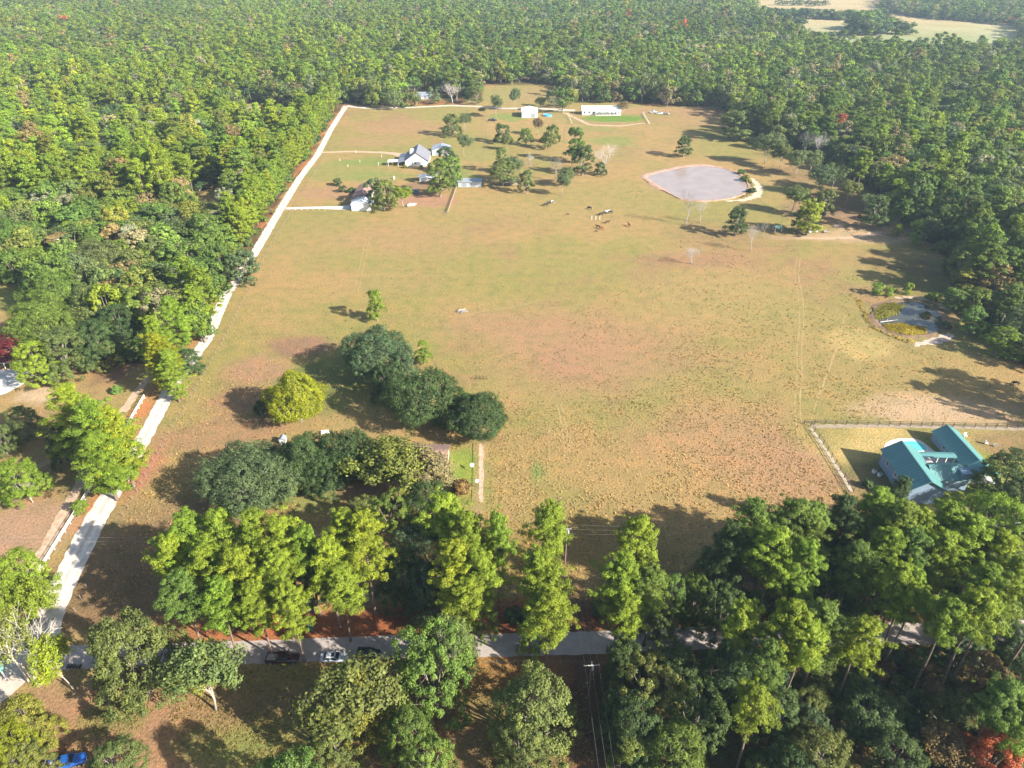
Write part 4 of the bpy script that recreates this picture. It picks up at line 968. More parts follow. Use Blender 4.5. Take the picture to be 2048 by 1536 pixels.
tufts('verge_grass', 16000, (-90, 14, 54, 83), lambda X, Y: (X > -75) & (fbm(X, Y, 9, 87) > .42), (.26, .20, .07), 'grass tufts on the ground south of the road', 72, (.14, .3), .24)

# ------------------------------------------------------------------ ponds and pool water
def water(name, base, rough=.06, tint2=None):
    return mat(name, base, rough, .06, .15, spec=.5, col2=tint2)
MUD = water('muddy_water', (.29, .23, .205), .14, (.33, .265, .235))
DARKW = water('dark_pond_water', (.045, .050, .040), .05, (.07, .068, .05))  # dark greenish water of the small weedy pond
def bank(name, poly, z0, width, hgt, m, seed=0, jag=.6, z_in=0.0):
    """raised earth rim running round a pond"""
    c = Vector((sum(p[0] for p in poly) / len(poly), sum(p[1] for p in poly) / len(poly))); n = len(poly); v = []; f = []; r = random.Random(seed); K = 5
    for i, p in enumerate(poly):
        d = (Vector(p) - c); L = d.length; d.normalize(); w = width(i / n) if callable(width) else width
        for k in range(K + 1):
            t = k / K; off = -1.2 + t * (w + 1.2) + r.uniform(-.25, .25) * (w > 1); z = z0 + hgt * math.sin(math.pi * min(1, t * 1.0)) * r.uniform(.6, 1.2) - (.02 if k == 0 else 0)
            q = Vector(p) + d * (off + (r.uniform(-jag, jag) if k == K else 0)); v.append((q.x, q.y, (.012 if k == K else max(z, .02)) if k else z_in))
    for i in range(n):
        for k in range(K): a = i * (K + 1) + k; b = ((i + 1) % n) * (K + 1) + k; f.append((a, a + 1, b + 1, b))
    mb = MB(); mb.add(v, f); o = mb.build(name, m, smooth=True); o['kind'] = 'structure'; return o
P1 = pp((1287, 352), (1305, 348), (1335, 340), (1370, 333), (1402, 331), (1440, 334), (1468, 342), (1485, 352), (1496, 364), (1500, 376), (1490, 388), (1470, 396), (1440, 401), (1400, 402), (1365, 400), (1345, 392), (1325, 378), (1302, 364))
o, pts = sheet('pond_water', P1, .03, MUD, step=2.5)
bank('pond_bank', pts, .03, lambda t: (3.4 if t > .86 or t < .28 else (.7 if t < .62 else 1.3)) + .5 * math.sin(t * 37) + .35 * math.sin(t * 91), .35, CLAY, 3, .7)
ribbon('pond_dam', pp((1452, 402), (1490, 400), (1512, 393), (1519, 380), (1513, 366), (1503, 357)), [1.5, 3, 4.5, 4, 3, 1.5], .035, gravel_mat('bleached_sand', (.56, .45, .34), (.42, .32, .22)), .8)
P2 = pp((1748, 622), (1760, 610), (1790, 602), (1830, 601), (1865, 612), (1890, 635), (1893, 655), (1875, 668), (1840, 674), (1800, 672), (1768, 660), (1750, 642))
o, pts = sheet('pond_water', P2, .03, DARKW, step=1.5)
bank('pond_bank', pts, .03, lambda t: 1.0 + .6 * math.sin(t * 17) + .4 * math.sin(t * 51) + (1.6 if .85 < t else 0), .22, gravel_mat('dry_mud', (.22, .145, .09), (.11, .075, .05), .5), 4, .8)
ribbon('dry_bank', pp((1905, 670), (1880, 680), (1850, 686), (1825, 690)), [3, 4, 3.2, 1.5], .05, gravel_mat('bleached_mud', (.5, .4, .33), (.34, .25, .2)), .8)
ribbon('dry_bank', pp((1790, 596), (1830, 594), (1870, 603), (1900, 622)), [1.4, 2.2, 2.6, 2], .05, DIRT, .6)
WEED = gravel_mat('pond_weed', (.30, .27, .04), (.13, .15, .03), .9); WEED2 = gravel_mat('ochre_weed', (.40, .30, .05), (.2, .16, .04), .9)
def weedbed(name, poly, label, tint, n, seed):
    r = random.Random(seed); mb = MB(); c = (sum(p[0] for p in poly) / len(poly), sum(p[1] for p in poly) / len(poly)); pa = np.array(poly)
    X = np.array([r.uniform(pa[:, 0].min(), pa[:, 0].max()) for _ in range(n * 2)]); Y = np.array([r.uniform(pa[:, 1].min(), pa[:, 1].max()) for _ in range(n * 2)]); k = inpoly(X, Y, poly)
    cen = np.stack([X[k], Y[k], np.full(k.sum(), .18)], 1)
    me = leaf_mesh(name, cen, np.full(len(cen), .5), np.array([r.random() for _ in cen]), 22, .3, .7, seed, .6); o = put(me, name); o['tint'] = tint; tag(o, label, 'water plants', None, 'stuff')
weedbed('pond_weed', pp((1746, 625), (1760, 611), (1785, 605), (1808, 612), (1796, 628), (1772, 636), (1752, 640)), 'olive yellow weed covering the left half of the small pond', (.27, .25, .035), 420, 5)
weedbed('pond_weed', pp((1765, 650), (1800, 648), (1850, 655), (1853, 668), (1815, 671), (1775, 662)), 'ochre strip of weed along the near shore of the small pond', (.40, .31, .03), 420, 6)
weedbed('pond_weed', pp((1838, 628), (1856, 624), (1866, 634), (1850, 640)), 'small brown weed patch near the far right of the small pond', (.2, .17, .05), 60, 7)
weedbed('grass_tufts', pp((1700, 590), (1712, 600), (1722, 622), (1740, 655), (1790, 678), (1830, 690), (1822, 680), (1775, 668), (1742, 648), (1730, 620), (1722, 600)), 'dry yellow grass fringe along the left bank of the small pond', (.42, .32, .08), 420, 8)
weedbed('grass_tufts', pp((1475, 340), (1492, 350), (1506, 370), (1500, 388), (1478, 398), (1496, 384), (1500, 372), (1490, 355)), 'green reed fringe on the right shore of the muddy pond', (.12, .14, .03), 500, 9)
lg = MB(); a_, b_ = at(1760, 645), at(1795, 641); lg.path([(*a_, .2), ((a_[0] + b_[0]) / 2, (a_[1] + b_[1]) / 2 - .3, .4), (*b_, .3)], [.22, .18, .08], 7); lg.path([(a_[0] + 2, a_[1], .3), (a_[0] + 3.4, a_[1] + 1.6, .7)], [.1, .03], 5)
tag(lg.build('fallen_log', BARK_DEAD), 'grey fallen log lying across the near edge of the small weedy pond', 'log')

# ------------------------------------------------------------------ buildings
def siding(name, c, var=.05): return mat(name, c, .7, var, .6)
WHITE = siding('white_siding', (.72, .71, .68)); TRIM = siding('white_trim', (.80, .79, .76)); GLASS = mat('window_glass', (.03, .04, .05), .08, .1, 1, spec=.8)
METAL = mat('galvanised_roof', (.34, .38, .43), .38, .10, .35, metal=.35); METW = mat('white_metal_roof', (.70, .71, .72), .4, .05, .4, metal=.1); GREYR = mat('grey_metal_roof', (.22, .22, .25), .45, .08, .4, metal=.2)
BROWN = mat('brown_shingle', (.27, .17, .135), .9, .22, 1.2, bump=.2); TEAL = mat('teal_metal_roof', (.085, .220, .215), .5, .08, .3, spec=.5); BLUEW = siding('blue_grey_siding', (.20, .27, .36)); DARK = mat('dark_finish', (.04, .04, .045), .6)  # DARK: even near-black finish for doors, chairs, grilles and trough bases
WOODM = mat('grey_wood', (.30, .25, .20), .9, .2, 2); BLACK = mat('black_paint', (.02, .02, .022), .5); BARNB = siding('pale_blue_metal', (.42, .48, .55)); RED = mat('red_roof', (.15, .06, .05), .8, .2, 1.2); WP = mat('white_paint', (.78, .77, .73), .6, .05, 1); RUSTM = mat('rusty_metal', (.26, .10, .05), .8, .3, 2)
def gable(name, label, x, y, rz, L, W_, h, rise, wall, roof, wins=(), doors=(), oh=.45, cat='house', ribs=True, roofname='roof', group=None, split=.5, chimney=None, parent=None):
    """ridge along local X, split = where the ridge sits across the width"""
    o = thing(name, label, cat, (x, y, 0), rz, group) if parent is None else parent
    ry = -W_ / 2 + W_ * split; mb = MB(); hx = L / 2
    for s_ in (-1, 1): pass
    pr = [(-W_ / 2, 0), (W_ / 2, 0), (W_ / 2, h), (ry, h + rise), (-W_ / 2, h)]
    v = [(-hx, a, b) for a, b in pr] + [(hx, a, b) for a, b in pr]
    mb.add(v, [(0, 1, 2, 3, 4)[::-1], (5, 6, 7, 8, 9)] + [(k, (k + 1) % 5, 5 + (k + 1) % 5, 5 + k) for k in (0, 1, 4)]); mb.build('wall', wall, o)
    rb = MB(); T_ = .14
    for s_ in (-1, 1):
        ye = s_ * W_ / 2; run = abs(ye - ry); sl_ = rise / run; yo = ye + s_ * oh; ze = h - sl_ * oh; z0 = .03
        for (xa, xb) in ((-hx - oh, hx + oh),):
            a = [(xa, ry, h + rise + z0), (xb, ry, h + rise + z0), (xb, yo, ze + z0), (xa, yo, ze + z0)]; b = [(p[0], p[1], p[2] + T_) for p in a]
            rb.add(a + b, [(0, 1, 2, 3), (7, 6, 5, 4), (0, 4, 5, 1), (1, 5, 6, 2), (2, 6, 7, 3), (3, 7, 4, 0)])
        if ribs:
            n = int(L / .9)
            for i in range(n + 1):
                xx = -hx - oh + .05 + (L + 2 * oh - .1) * i / n; a = [(xx - .03, ry, h + rise + z0 + T_), (xx + .03, ry, h + rise + z0 + T_), (xx + .03, yo, ze + z0 + T_), (xx - .03, yo, ze + z0 + T_)]
                b = [(p[0], p[1], p[2] + .05) for p in a]; rb.add(a + b, [(4, 5, 6, 7), (0, 4, 7, 3), (1, 2, 6, 5), (3, 7, 6, 2)])
    rb.box(-hx - oh, hx + oh, ry - .16, ry + .16, h + rise + T_ - .02, h + rise + T_ + .06)
    rf = rb.build(roofname, roof, o)
    if chimney: c = MB(); c.box(chimney[0] - .5, chimney[0] + .5, chimney[1] - .4, chimney[1] + .4, h, h + rise + 1.0); c.build('chimney', mat('brick_red', (.3, .12, .09), .9), rf)
    def opening(nm, side, u, w, hh, z, fm, pm, sub):
        f = MB(); d = .05; t = .09
        def bx(m_, u0, u1, z0, z1, dd):
            if side in 'SN': s_ = -1 if side == 'S' else 1; ya = s_ * (W_ / 2 - .02); yb = s_ * (W_ / 2 + dd); m_.box(u0, u1, min(ya, yb), max(ya, yb), z0, z1)
            else: s_ = -1 if side == 'W' else 1; xa = s_ * (hx - .02); xb = s_ * (hx + dd); m_.box(min(xa, xb), max(xa, xb), u0, u1, z0, z1)
        bx(f, u - w / 2 - t, u + w / 2 + t, z + hh, z + hh + t, d + .03); bx(f, u - w / 2 - t, u + w / 2 + t, z - t, z, d + .03); bx(f, u - w / 2 - t, u - w / 2, z, z + hh, d); bx(f, u + w / 2, u + w / 2 + t, z, z + hh, d)
        if sub == 'pane': bx(f, u - .03, u + .03, z, z + hh, d)
        fo = f.build(nm, fm, o); p_ = MB(); bx(p_, u - w / 2, u + w / 2, z, z + hh, .02); p_.build(sub, pm, fo)
    for (side, u, w, hh, z) in wins: opening('window', side, u, w, hh, z, TRIM, GLASS, 'pane')
    for dd in doors: opening('door', dd[0], dd[1], dd[2], dd[3], .02, TRIM, dd[4] if len(dd) > 4 else WHITE, 'door_leaf')
    return o
def lean(o, x0, x1, y0, y1, z0, z1, roof, posts=(), nm='porch_roof', axis='y', th=.12, pm=TRIM):
    """sloping slab roof: z0 at the low side y0 (or x0), z1 at the other"""
    r = MB(); Z = (lambda x, y: z0 + (z1 - z0) * (y - y0) / (y1 - y0)) if axis == 'y' else (lambda x, y: z0 + (z1 - z0) * (x - x0) / (x1 - x0))
    a = [(x, y, Z(x, y)) for x, y in ((x0, y0), (x1, y0), (x1, y1), (x0, y1))]; b = [(p[0], p[1], p[2] + th) for p in a]
    r.add(a + b, [(3, 2, 1, 0), (4, 5, 6, 7), (0, 1, 5, 4), (1, 2, 6, 5), (2, 3, 7, 6), (3, 0, 4, 7)]); rf = r.build(nm, roof, o)
    for (px, py) in posts: p_ = MB(); p_.box(px - .09, px + .09, py - .09, py + .09, 0, Z(px, py)); p_.build('post', pm, o)
    return rf
HP = math.pi / 2
# white farmhouse with porch and flat carport
x, y = -55.6, 426
h1 = gable('farmhouse', 'white farmhouse with steep grey metal roof and white gable facing the camera', x, y, HP + .04, 20, 13.5, 3.0, 4.6, WHITE, GREYR, wins=[('W', 1.0, 1.0, 1.4, 1.2), ('W', 2.4, .8, 1.4, 1.2), ('S', -5, 1.2, 1.3, 1.2), ('S', 0, 1.2, 1.3, 1.2), ('S', 5, 1.2, 1.3, 1.2)])
lean(h1, -10.2, 9, 6.9, 11.0, 2.9, 2.2, GREYR, [(-9.8, 10.8), (-4, 10.8), (2, 10.8), (8, 10.8)])
lean(h1, -9.5, -4.5, 11.1, 17, 2.55, 2.5, METW, [(-9.2, 16.6), (-5, 16.6)], 'carport_roof')
d = MB(); d.box(-2.5, -1.0, 2.5, 4.3, 4.6, 6.9); d.build('dormer', WHITE, h1); d = MB(); d.box(1.5, 3.0, 2.5, 4.3, 4.6, 6.9); d.build('dormer', WHITE, h1)
gable('metal_garage', 'pale blue white metal garage behind the steep roofed farmhouse', -43.5, 445.5, HP + .03, 11, 10.6, 3.0, 1.5, WHITE, METAL, doors=[('W', 2, 3, 2.4, METAL)], cat='garage')
gable('garden_shed', 'small white shed with a white roof behind the pale trunked tree', -45.0, 388.6, 0, 11, 4.6, 2.3, .8, WHITE, METW, wins=[('S', 0, 1.2, 1, 1.1), ('S', 3.4, 1.2, 1, 1.1)], doors=[('S', -2.8, 1, 2)], cat='shed')
gable('barn', 'blue grey metal barn with a pale roof at the head of the board fence', -22.6, 379.5, 0, 12.4, 6.5, 2.7, .9, BARNB, METAL, doors=[('S', -3, 3, 2.3, METAL), ('S', 2, 3, 2.3, METAL)], cat='barn')
h5 = gable('brown_roofed_house', 'low house with brown shingle roof half hidden by an oak, white garage at its front', -75.8, 358, HP, 24, 8.5, 2.8, 1.7, WHITE, BROWN, ribs=False, wins=[('N', -3, 1.2, 1.2, 1.1), ('N', 4, 1.2, 1.2, 1.1)])
gable('white_metal_garage', 'white metal garage with pale roof at the end of the white driveway', -73.4, 341.6, HP, 7.6, 9.6, 3.1, 1.3, WHITE, METW, doors=[('N', 0, 3, 2.3, METW)], cat='garage')
h6 = gable('long_white_house', 'long low white house with a white metal roof and porch above the bright green lawn', 66.4, 557.5, 0, 28.5, 9, 2.9, 2.6, WHITE, METW, wins=[('S', u, 1.3, 1.4, 1.0) for u in (-12.5, -9, -5.8, 4.5, 7.5, 10.5, 13)], doors=[('S', -1.5, 1.1, 2.1, DARK)])
lean(h6, -4.6, 14.2, -6.9, -4.52, 2.35, 2.85, METW, [(u, -6.7) for u in (-4.4, -1.6, 1.2, 4, 6.6, 9.2, 11.6, 14)])
d = MB(); d.add([(-2, -7.2, 2.5), (5.6, -7.2, 2.5), (1.8, -7.2, 4.3), (-2, -2, 3.6), (5.6, -2, 3.6), (1.8, -1.5, 4.7)], [(0, 1, 2), (0, 2, 5, 3), (1, 4, 5, 2), (0, 3, 4, 1)]); d.build('porch_gable', METW, h6)
d = MB(); d.box(-4.6, 14.2, -6.95, -4.53, 0, .35); d.build('porch_floor', CONC, h6)
gable('white_shop', 'white metal shop building beside the round blue pool', 12.9, 550.5, HP, 13, 11.4, 4.2, 1.2, WHITE, METW, doors=[('W', -2.4, 3.2, 3, METAL)], cat='shop')
x, y = at(843, 199); h8 = gable('grey_house', 'grey roofed house in the shade behind the corner oaks', x, y + 5, 0, 15, 8, 3, 1.8, siding('grey_siding', (.32, .34, .38)), METAL, wins=[('S', -4, 1.5, 1.3, 1), ('S', 3, 1.5, 1.3, 1)], doors=[('S', 0, 1, 2.1, WHITE)])
lean(h8, -7, 2, -6.6, -4.02, 2.4, 2.9, METAL, [(-6.6, -6.4), (-2, -6.4), (1.6, -6.4)])
x, y = at(487, 224); gable('cabin', 'small cabin with a dark grey roof in the left clearing among the pines', x, y + 3, .2, 9, 6.5, 2.6, 1.5, siding('tan_siding', (.34, .27, .2)), mat('old_roof', (.20, .16, .15), .8), wins=[('S', 2, 1, 1, 1)], doors=[('S', -2, 1, 2, DARK)], cat='cabin')
gable('brown_farmhouse', 'low farmhouse with a reddish brown roof mostly hidden under the bare pecan', -27.4, 141.5, 0, 22, 10.4, 2.7, 2.3, siding('cream_siding', (.55, .47, .38)), BROWN, ribs=False, wins=[('S', -6, 1.4, 1.2, 1), ('S', 5, 1.4, 1.2, 1), ('E', -2, 1.2, 1.2, 1), ('E', 2, 1.2, 1.2, 1)], doors=[('S', 0, 1, 2.1, DARK)])
x, y = at(-8, 738); h10 = gable('red_roofed_house', 'house with a dark red roof and white posted porch cut by the left edge', x - 2, y + 8, .12, 15, 10, 2.9, 2.3, WHITE, RED, ribs=False, wins=[('S', 5, 1.2, 1.2, 1), ('E', 0, 1.2, 1.2, 1)], doors=[('S', 1, 2.6, 2.2, TRIM)])
lean(h10, -7, 7.4, -8.4, -5.02, 2.2, 2.85, RED, [(0.5, -8.1), (3.8, -8.1), (7, -8.1)])
sheet('driveway', pp((-60, 742), (30, 738), (64, 742), (48, 768), (10, 788), (-60, 805)), .01, CONC, step=1, smooth=1)
# pool house complex with teal roofs
TR = -.0
hA = gable('blue_house', 'tall blue grey house with a teal metal roof, left wing beside the pool', 97.9, 135.0, HP - .02, 15, 8.2, 4.4, 2.5, BLUEW, TEAL, wins=[('N', 4.0, 1.0, 1.1, 2.4), ('N', -.5, 1.0, 1.1, 2.4)], oh=.5)
hw = gable('x', 'x', 0, 0, 0, 8.6, 6.0, 3.7, 1.8, BLUEW, TEAL, parent=thing('blue_house_wing', 'shaded teal roofed wing running right from the tall blue grey house', 'house', (106.0, 135.0, 0), 0), oh=.4, wins=[('E', 0, 1.4, 1.4, 1.4)])
d = MB(); d.box(2.3, 4.55, -3.1, -.4, 3.7, 5.3); d.build('dormer', BLUEW, hw)
hB = gable('pool_house', 'long low guest house with a light teal roof, right of the pool', 115.7, 145.6, HP + .02, 14.4, 6.4, 2.6, 1.9, BLUEW, TEAL, wins=[('N', 1.5, 1.0, 1.0, 1.1), ('N', -4.5, 1.0, 1.0, 1.1)], oh=.4)
lean(hB, -10.8, -7.22, -3.5, 3.5, 2.5, 2.45, mat('white_porch_top', (.6, .6, .58), .6), [(-10.6, -3.3), (-10.6, 0), (-10.6, 3.3)])
d = MB(); d.add([(-10.9, -3.7, 2.6), (-10.9, 3.7, 2.6), (-10.9, 0, 4.55), (-7.25, -3.7, 2.62), (-7.25, 3.7, 2.62), (-7.25, 0, 4.57)], [(0, 2, 1), (0, 3, 5, 2), (1, 2, 5, 4), (0, 1, 4, 3)]); d.build('porch_gable', [TEAL], hB)
bw = thing('breezeway', 'teal roofed open walkway on white posts joining the two blue grey houses', 'walkway', (107, 142.6, 0), -.035)
lean(bw, -6, 5.6, -1.1, 0, 2.75, 3.05, TEAL, [(-5.5, -.9), (-2.6, -.9), (1, -.9), (3.2, -.9), (5.2, -.9)], 'roof'); lean(bw, -6, 5.6, 1.15, .02, 2.75, 3.05, TEAL, [], 'roof')
sheet('patio', pp((1768, 902), (1766, 892), (1775, 883), (1793, 877), (1825, 876), (1842, 880), (1856, 892), (1872, 905), (1900, 922), (1905, 932), (1850, 930), (1800, 912)), .02, gravel_mat('pale_patio', (.62, .56, .48), (.52, .46, .40)), step=.8)
pool = thing('swimming_pool', 'kidney shaped turquoise swimming pool between the blue grey houses', 'pool', (106, 150.2, 0))
PW_ = pp((1795, 886), (1803, 883), (1830, 882), (1842, 886), (1852, 893), (1856, 900), (1838, 903), (1812, 903), (1798, 897))
PL = [(p[0] - 106, p[1] - 150.2) for p in PW_]
o_, q = sheet('water', PL, .045, mat('pool_water', (.10, .46, .42), .05, .08, .3, spec=.5), parent=pool, step=.5)
cp = MB(); n = len(q)
for i in range(n):
    a, b = Vector(q[i]), Vector(q[(i + 1) % n]); a2, b2 = a * 1.07, b * 1.07
    cp.add([(*a, .03), (*b, .03), (*b2, .03), (*a2, .03), (*a, .10), (*b, .10), (*b2, .10), (*a2, .10)], [(4, 7, 6, 5), (0, 4, 5, 1), (2, 6, 7, 3)])
cp.build('coping', mat('coping_stone', (.66, .62, .56), .8, .08, 2), pool)
for i, (dx, dy) in enumerate(((91.2, 138.9), (92.0, 137.6))):
    u = MB(); u.box(-.4, .4, -.4, .4, 0, .85); t = thing('air_conditioner', ['white air conditioner by the left wall of the blue house, far one', 'white air conditioner by the left wall of the blue house, near one'][i], 'air conditioner', (dx, dy, 0), .3, 'air conditioners'); u.build('case', WP, t); f = MB(); f.tube((0, 0, .85), (0, 0, .90), .3, .3, 10); f.build('fan_grille', DARK, t)
def lounge(x, y, rz, lab):
    t = thing('patio_chair', lab, 'chair', (x, y, 0), rz, 'patio chairs'); a = MB(); a.box(-.3, .3, -.3, .3, .4, .48); a.build('seat', DARK, t); a = MB(); a.box(-.3, .3, .26, .33, .48, 1.0); a.build('backrest', DARK, t)
    for i in (-1, 1):
        for j in (-1, 1): l = MB(); l.tube((i * .27, j * .27, 0), (i * .27, j * .27, .4), .025, .025, 4); l.build('leg', DARK, t)
for i, (dx, dy) in enumerate(((112.8, 136.6), (114.6, 136.2), (117.2, 136.5))): lounge(dx, dy, i * 1.7, ['dark chair on the guest house porch, left', 'dark chair on the guest house porch, middle', 'dark chair on the guest house porch, right'][i])
sheet('patio', [(111.6, 134.6), (119.6, 134.6), (119.6, 138.6), (111.6, 138.6)], .024, CONC, step=3, smooth=0)
for i, (a, b) in enumerate(((1930, 873), (1972, 888), (1990, 893))):
    x, y = at(a, b); t = thing('garden_chair', ['white garden chair behind the guest house', 'white garden chair on the lawn right of the guest house, left', 'white garden chair on the lawn right of the guest house, right'][i], 'chair', (x, y, 0), i * 1.3, 'white garden chairs')
    s_ = MB(); s_.box(-.35, .35, -.35, .35, .38, .46); s_.build('seat', WP, t); s_ = MB(); s_.box(-.35, .35, .3, .38, .46, 1.1); s_.build('backrest', WP, t)
    for p in (-1, 1):
        for q_ in (-1, 1): l = MB(); l.box(p * .32 - .03, p * .32 + .03, q_ * .32 - .03, q_ * .32 + .03, 0, .38); l.build('leg', WP, t)
# cattle shed, hut, troughs
x, y = at(1022, 372); cs = thing('cattle_shed', 'open grey pole shed among the thin trees right of the barn', 'shed', (x, y, 0), 0); lean(cs, -4.5, 4.5, -2.4, 2.4, 2.4, 2.8, mat('shed_roof', (.2, .19, .18), .7), [(-4.2, -2.2), (0, -2.2), (4.2, -2.2), (-4.2, 2.2), (0, 2.2), (4.2, 2.2)], 'roof', pm=WOODM)
d = MB(); d.box(-4.3, 4.3, 2.22, 2.34, 0, 2.3); d.build('back_wall', WOODM, cs)
x, y = at(1554, 462); ht = thing('feed_hut', 'small green roofed hut in the shade left of the yellow green tree', 'hut', (x, y, 0), .1); lean(ht, -1.7, 1.7, -1.4, 0, 1.7, 2.4, mat('green_tin', (.16, .27, .25), .5), [(-1.5, -1.2), (1.5, -1.2)], 'roof'); lean(ht, -1.7, 1.7, 1.4, .02, 1.7, 2.4, mat('green_tin', (.16, .27, .25), .5), [(-1.5, 1.2), (1.5, 1.2)], 'roof')
for i, (a, b, c) in enumerate(((1625, 465, WP), (1651, 465, WOODM))):
    x, y = at(a, b); t = thing('feed_trough', ['white cattle trough right of the yellow green tree', 'grey cattle trough farther right of the yellow green tree'][i], 'trough', (x, y, 0), .1)
    m = MB(); w_, l_ = .6, 2.0 - i * .8
    m.box(-l_, l_, -w_, w_, .25, .33); m.build('base', DARK, t)
    for (p, q_, r_, s_) in ((-l_, l_, -w_, -w_ + .08), (-l_, l_, w_ - .08, w_), (-l_, -l_ + .08, -w_ + .08, w_ - .08), (l_ - .08, l_, -w_ + .08, w_ - .08)): m = MB(); m.box(p, q_, r_, s_, .33, .95); m.build('side_board', c, t)
# round blue pool
x, y = at(1095, 232); t = thing('round_pool', 'round above ground blue pool between the white shop and the big tree', 'pool', (x, y, 0)); m = MB(); m.tube((0, 0, 0), (0, 0, 1.2), 3.2, 3.2, 20, cap=False); m.build('pool_wall', mat('blue_liner', (.10, .32, .5), .5), t); m = MB(); m.tube((0, 0, 1.0), (0, 0, 1.05), 3.15, 3.15, 20); m.build('water', mat('blue_pool_water', (.08, .42, .6), .06), t)

# ------------------------------------------------------------------ fences
POSTM = mat('weathered_post', (.24, .19, .15), .9, .2, 2); WIRE = mat('wire', (.25, .24, .22), .5, .1, 1, metal=.6)
def fence(name, label, pts, gap, ph, pr, rails, pm, rm, cat='fence', group=None, square=False, railname='rail', jit_=0.0, seed=1):
    """rails: (height, half thickness z, half depth)"""
    o = thing(name, label, cat, (*pts[0], 0), 0, group); b = Vector(pts[0]); r = random.Random(seed)
    if square: pmb = MB(); pmb.box(-pr, pr, -pr, pr, 0, ph)
    else: pmb = MB(); pmb.tube((0, 0, 0), (0, 0, ph), pr, pr * .85, 6)
    pme = pmb.mesh('post', pm); last = None
    for i in range(len(pts) - 1):
        p, q = Vector(pts[i]), Vector(pts[i + 1]); n = max(1, round((q - p).length / gap)); ang = math.atan2((q - p).y, (q - p).x)
        for k in range(n + (i == len(pts) - 2)):
            c = p.lerp(q, k / n) - b; po = put(pme, 'post', o, (c.x, c.y, 0), ang)
            if jit_: po.rotation_euler = (r.gauss(0, jit_), r.gauss(0, jit_), ang)
        for (z, hz, hd) in rails:
            seg = max(1, n if hz > .03 and n < 60 else 1)
            rm_ = MB(); L = (q - p).length / seg; rm_.box(.0, L, -hd, hd, z - hz, z + hz) if hz > .015 else rm_.tube((0, 0, z), (L, 0, z), hz, hz, 3)
            me = rm_.mesh(railname, rm)
            off = Vector((-math.sin(ang), math.cos(ang))) * (pr + hd + .003 if square else 0)
            for k in range(seg): c = p.lerp(q, k / seg) - b + off; put(me, railname, o, (c.x, c.y, 0), ang)
    return o
fence('white_board_fence', 'white three board fence between the dirt track and the gravel lane', pp((75, 1156), (180, 985), (290, 797)), 2.6, 1.45, .07, [(.50, .055, .025), (.90, .055, .025), (1.3, .055, .025)], WP, WP, square=True)
LF = [(-87.2, 92.5), (-90.3, 120), (-93, 155), (-95.6, 204), (-104.2, 287), (-113.5, 440)]
fence('wire_fence', 'long thin wire fence with leaning wooden posts on the pasture side of the lane', LF, 3.0, 1.35, .075, [(.5, .006, .01), (.9, .006, .01), (1.2, .006, .01)], POSTM, WIRE, railname='wire', jit_=.05)
fence('wire_fence', 'wire fence crossing the pasture below the grazing cattle', pp((572, 424), (760, 428), (893, 428), (1000, 431), (1180, 435), (1210, 436), (1400, 444), (1600, 452)), 6.0, 1.3, .07, [(.5, .006, .01), (1.1, .006, .01)], POSTM, WIRE, railname='wire', jit_=.04, seed=2)
for i, a in enumerate((1183, 1191, 1199)):
    x, y = at(a, 438); p_ = MB(); p_.tube((0, 0, 0), (0, 0, 1.9), .11, .1, 7); o = p_.build('gate_post', WP, None, (x, y - .9, 0)); tag(o, ['white gate post by the cattle, left of three', 'white gate post by the cattle, middle of three', 'white gate post by the cattle, right of three'][i], 'post', 'white posts at the cattle gap')
fence('board_fence', 'grey board fence running down from the blue grey barn', pp((913, 376), (895, 427)), 2.6, 1.4, .07, [(.35, .1, .025), (.75, .1, .025), (1.15, .1, .025)], WOODM, WOODM, square=True)
fence('wooden_gate', 'short dark gate at the foot of the grey board fence', pp((884, 429), (893, 429.5)), 1.1, 1.4, .05, [(.4, .06, .02), (.8, .06, .02), (1.2, .06, .02)], WOODM, WOODM, 'gate', square=True)
fence('paddock_fence', 'dark rail and wire fence along the upper side of the pool yard', pp((1608, 848), (1650, 848.5), (2100, 858)), 2.9, 1.5, .075, [(1.35, .06, .02), (.9, .035, .02), (.5, .035, .02)], mat('dark_post', (.09, .075, .065), .8), mat('dark_post', (.09, .075, .065), .8), square=True, railname='rail')
fence('paddock_fence', 'dark rail and wire fence down the left side of the pool yard', pp((1621, 852), (1655, 902), (1706, 985)), 2.9, 1.5, .075, [(1.35, .05, .02), (.9, .03, .02), (.5, .03, .02)], mat('dark_post', (.09, .075, .065), .8), mat('dark_post', (.09, .075, .065), .8), square=True)
fence('yard_fence', 'steel pipe fence right of the brown farmhouse lawn', pp((961, 892), (961, 950), (960, 1006)), 2.9, 1.4, .045, [(1.35, .04, .035), (.7, .006, .01)], RUSTM, mat('pale_pipe', (.5, .45, .4), .6))
fence('corral_gate', 'dark pipe gate at the top of the bare strip beside the live oaks', [(-11.0, 183.2), (-7.6, 182.9)], 1.1, 1.5, .05, [(.4, .03, .03), (.8, .03, .03), (1.2, .03, .03)], BLACK, BLACK, 'gate')
fence('wire_fence', 'short wire fence from the dark pipe gate down to the live oaks', pp((955, 752), (957, 790)), 2.6, 1.3, .06, [(1.1, .006, .01), (.6, .006, .01)], POSTM, WIRE, railname='wire')
fence('pipe_fence', 'pale pipe fence around the right end of the long house lawn', pp((1286, 228), (1299, 250)), 4, 1.4, .08, [(1.3, .06, .05), (.8, .05, .05)], WP, WP)
fence('pipe_fence', 'pale pipe fence below the long house lawn', pp((1299, 251), (1245, 248.5), (1150, 247)), 4, 1.2, .05, [(1.1, .03, .03)], WOODM, WOODM)
fence('pipe_fence', 'pale fence at the left end of the long house lawn', pp((1136, 230), (1144, 248)), 4, 1.3, .06, [(1.2, .05, .04)], WP, WP)
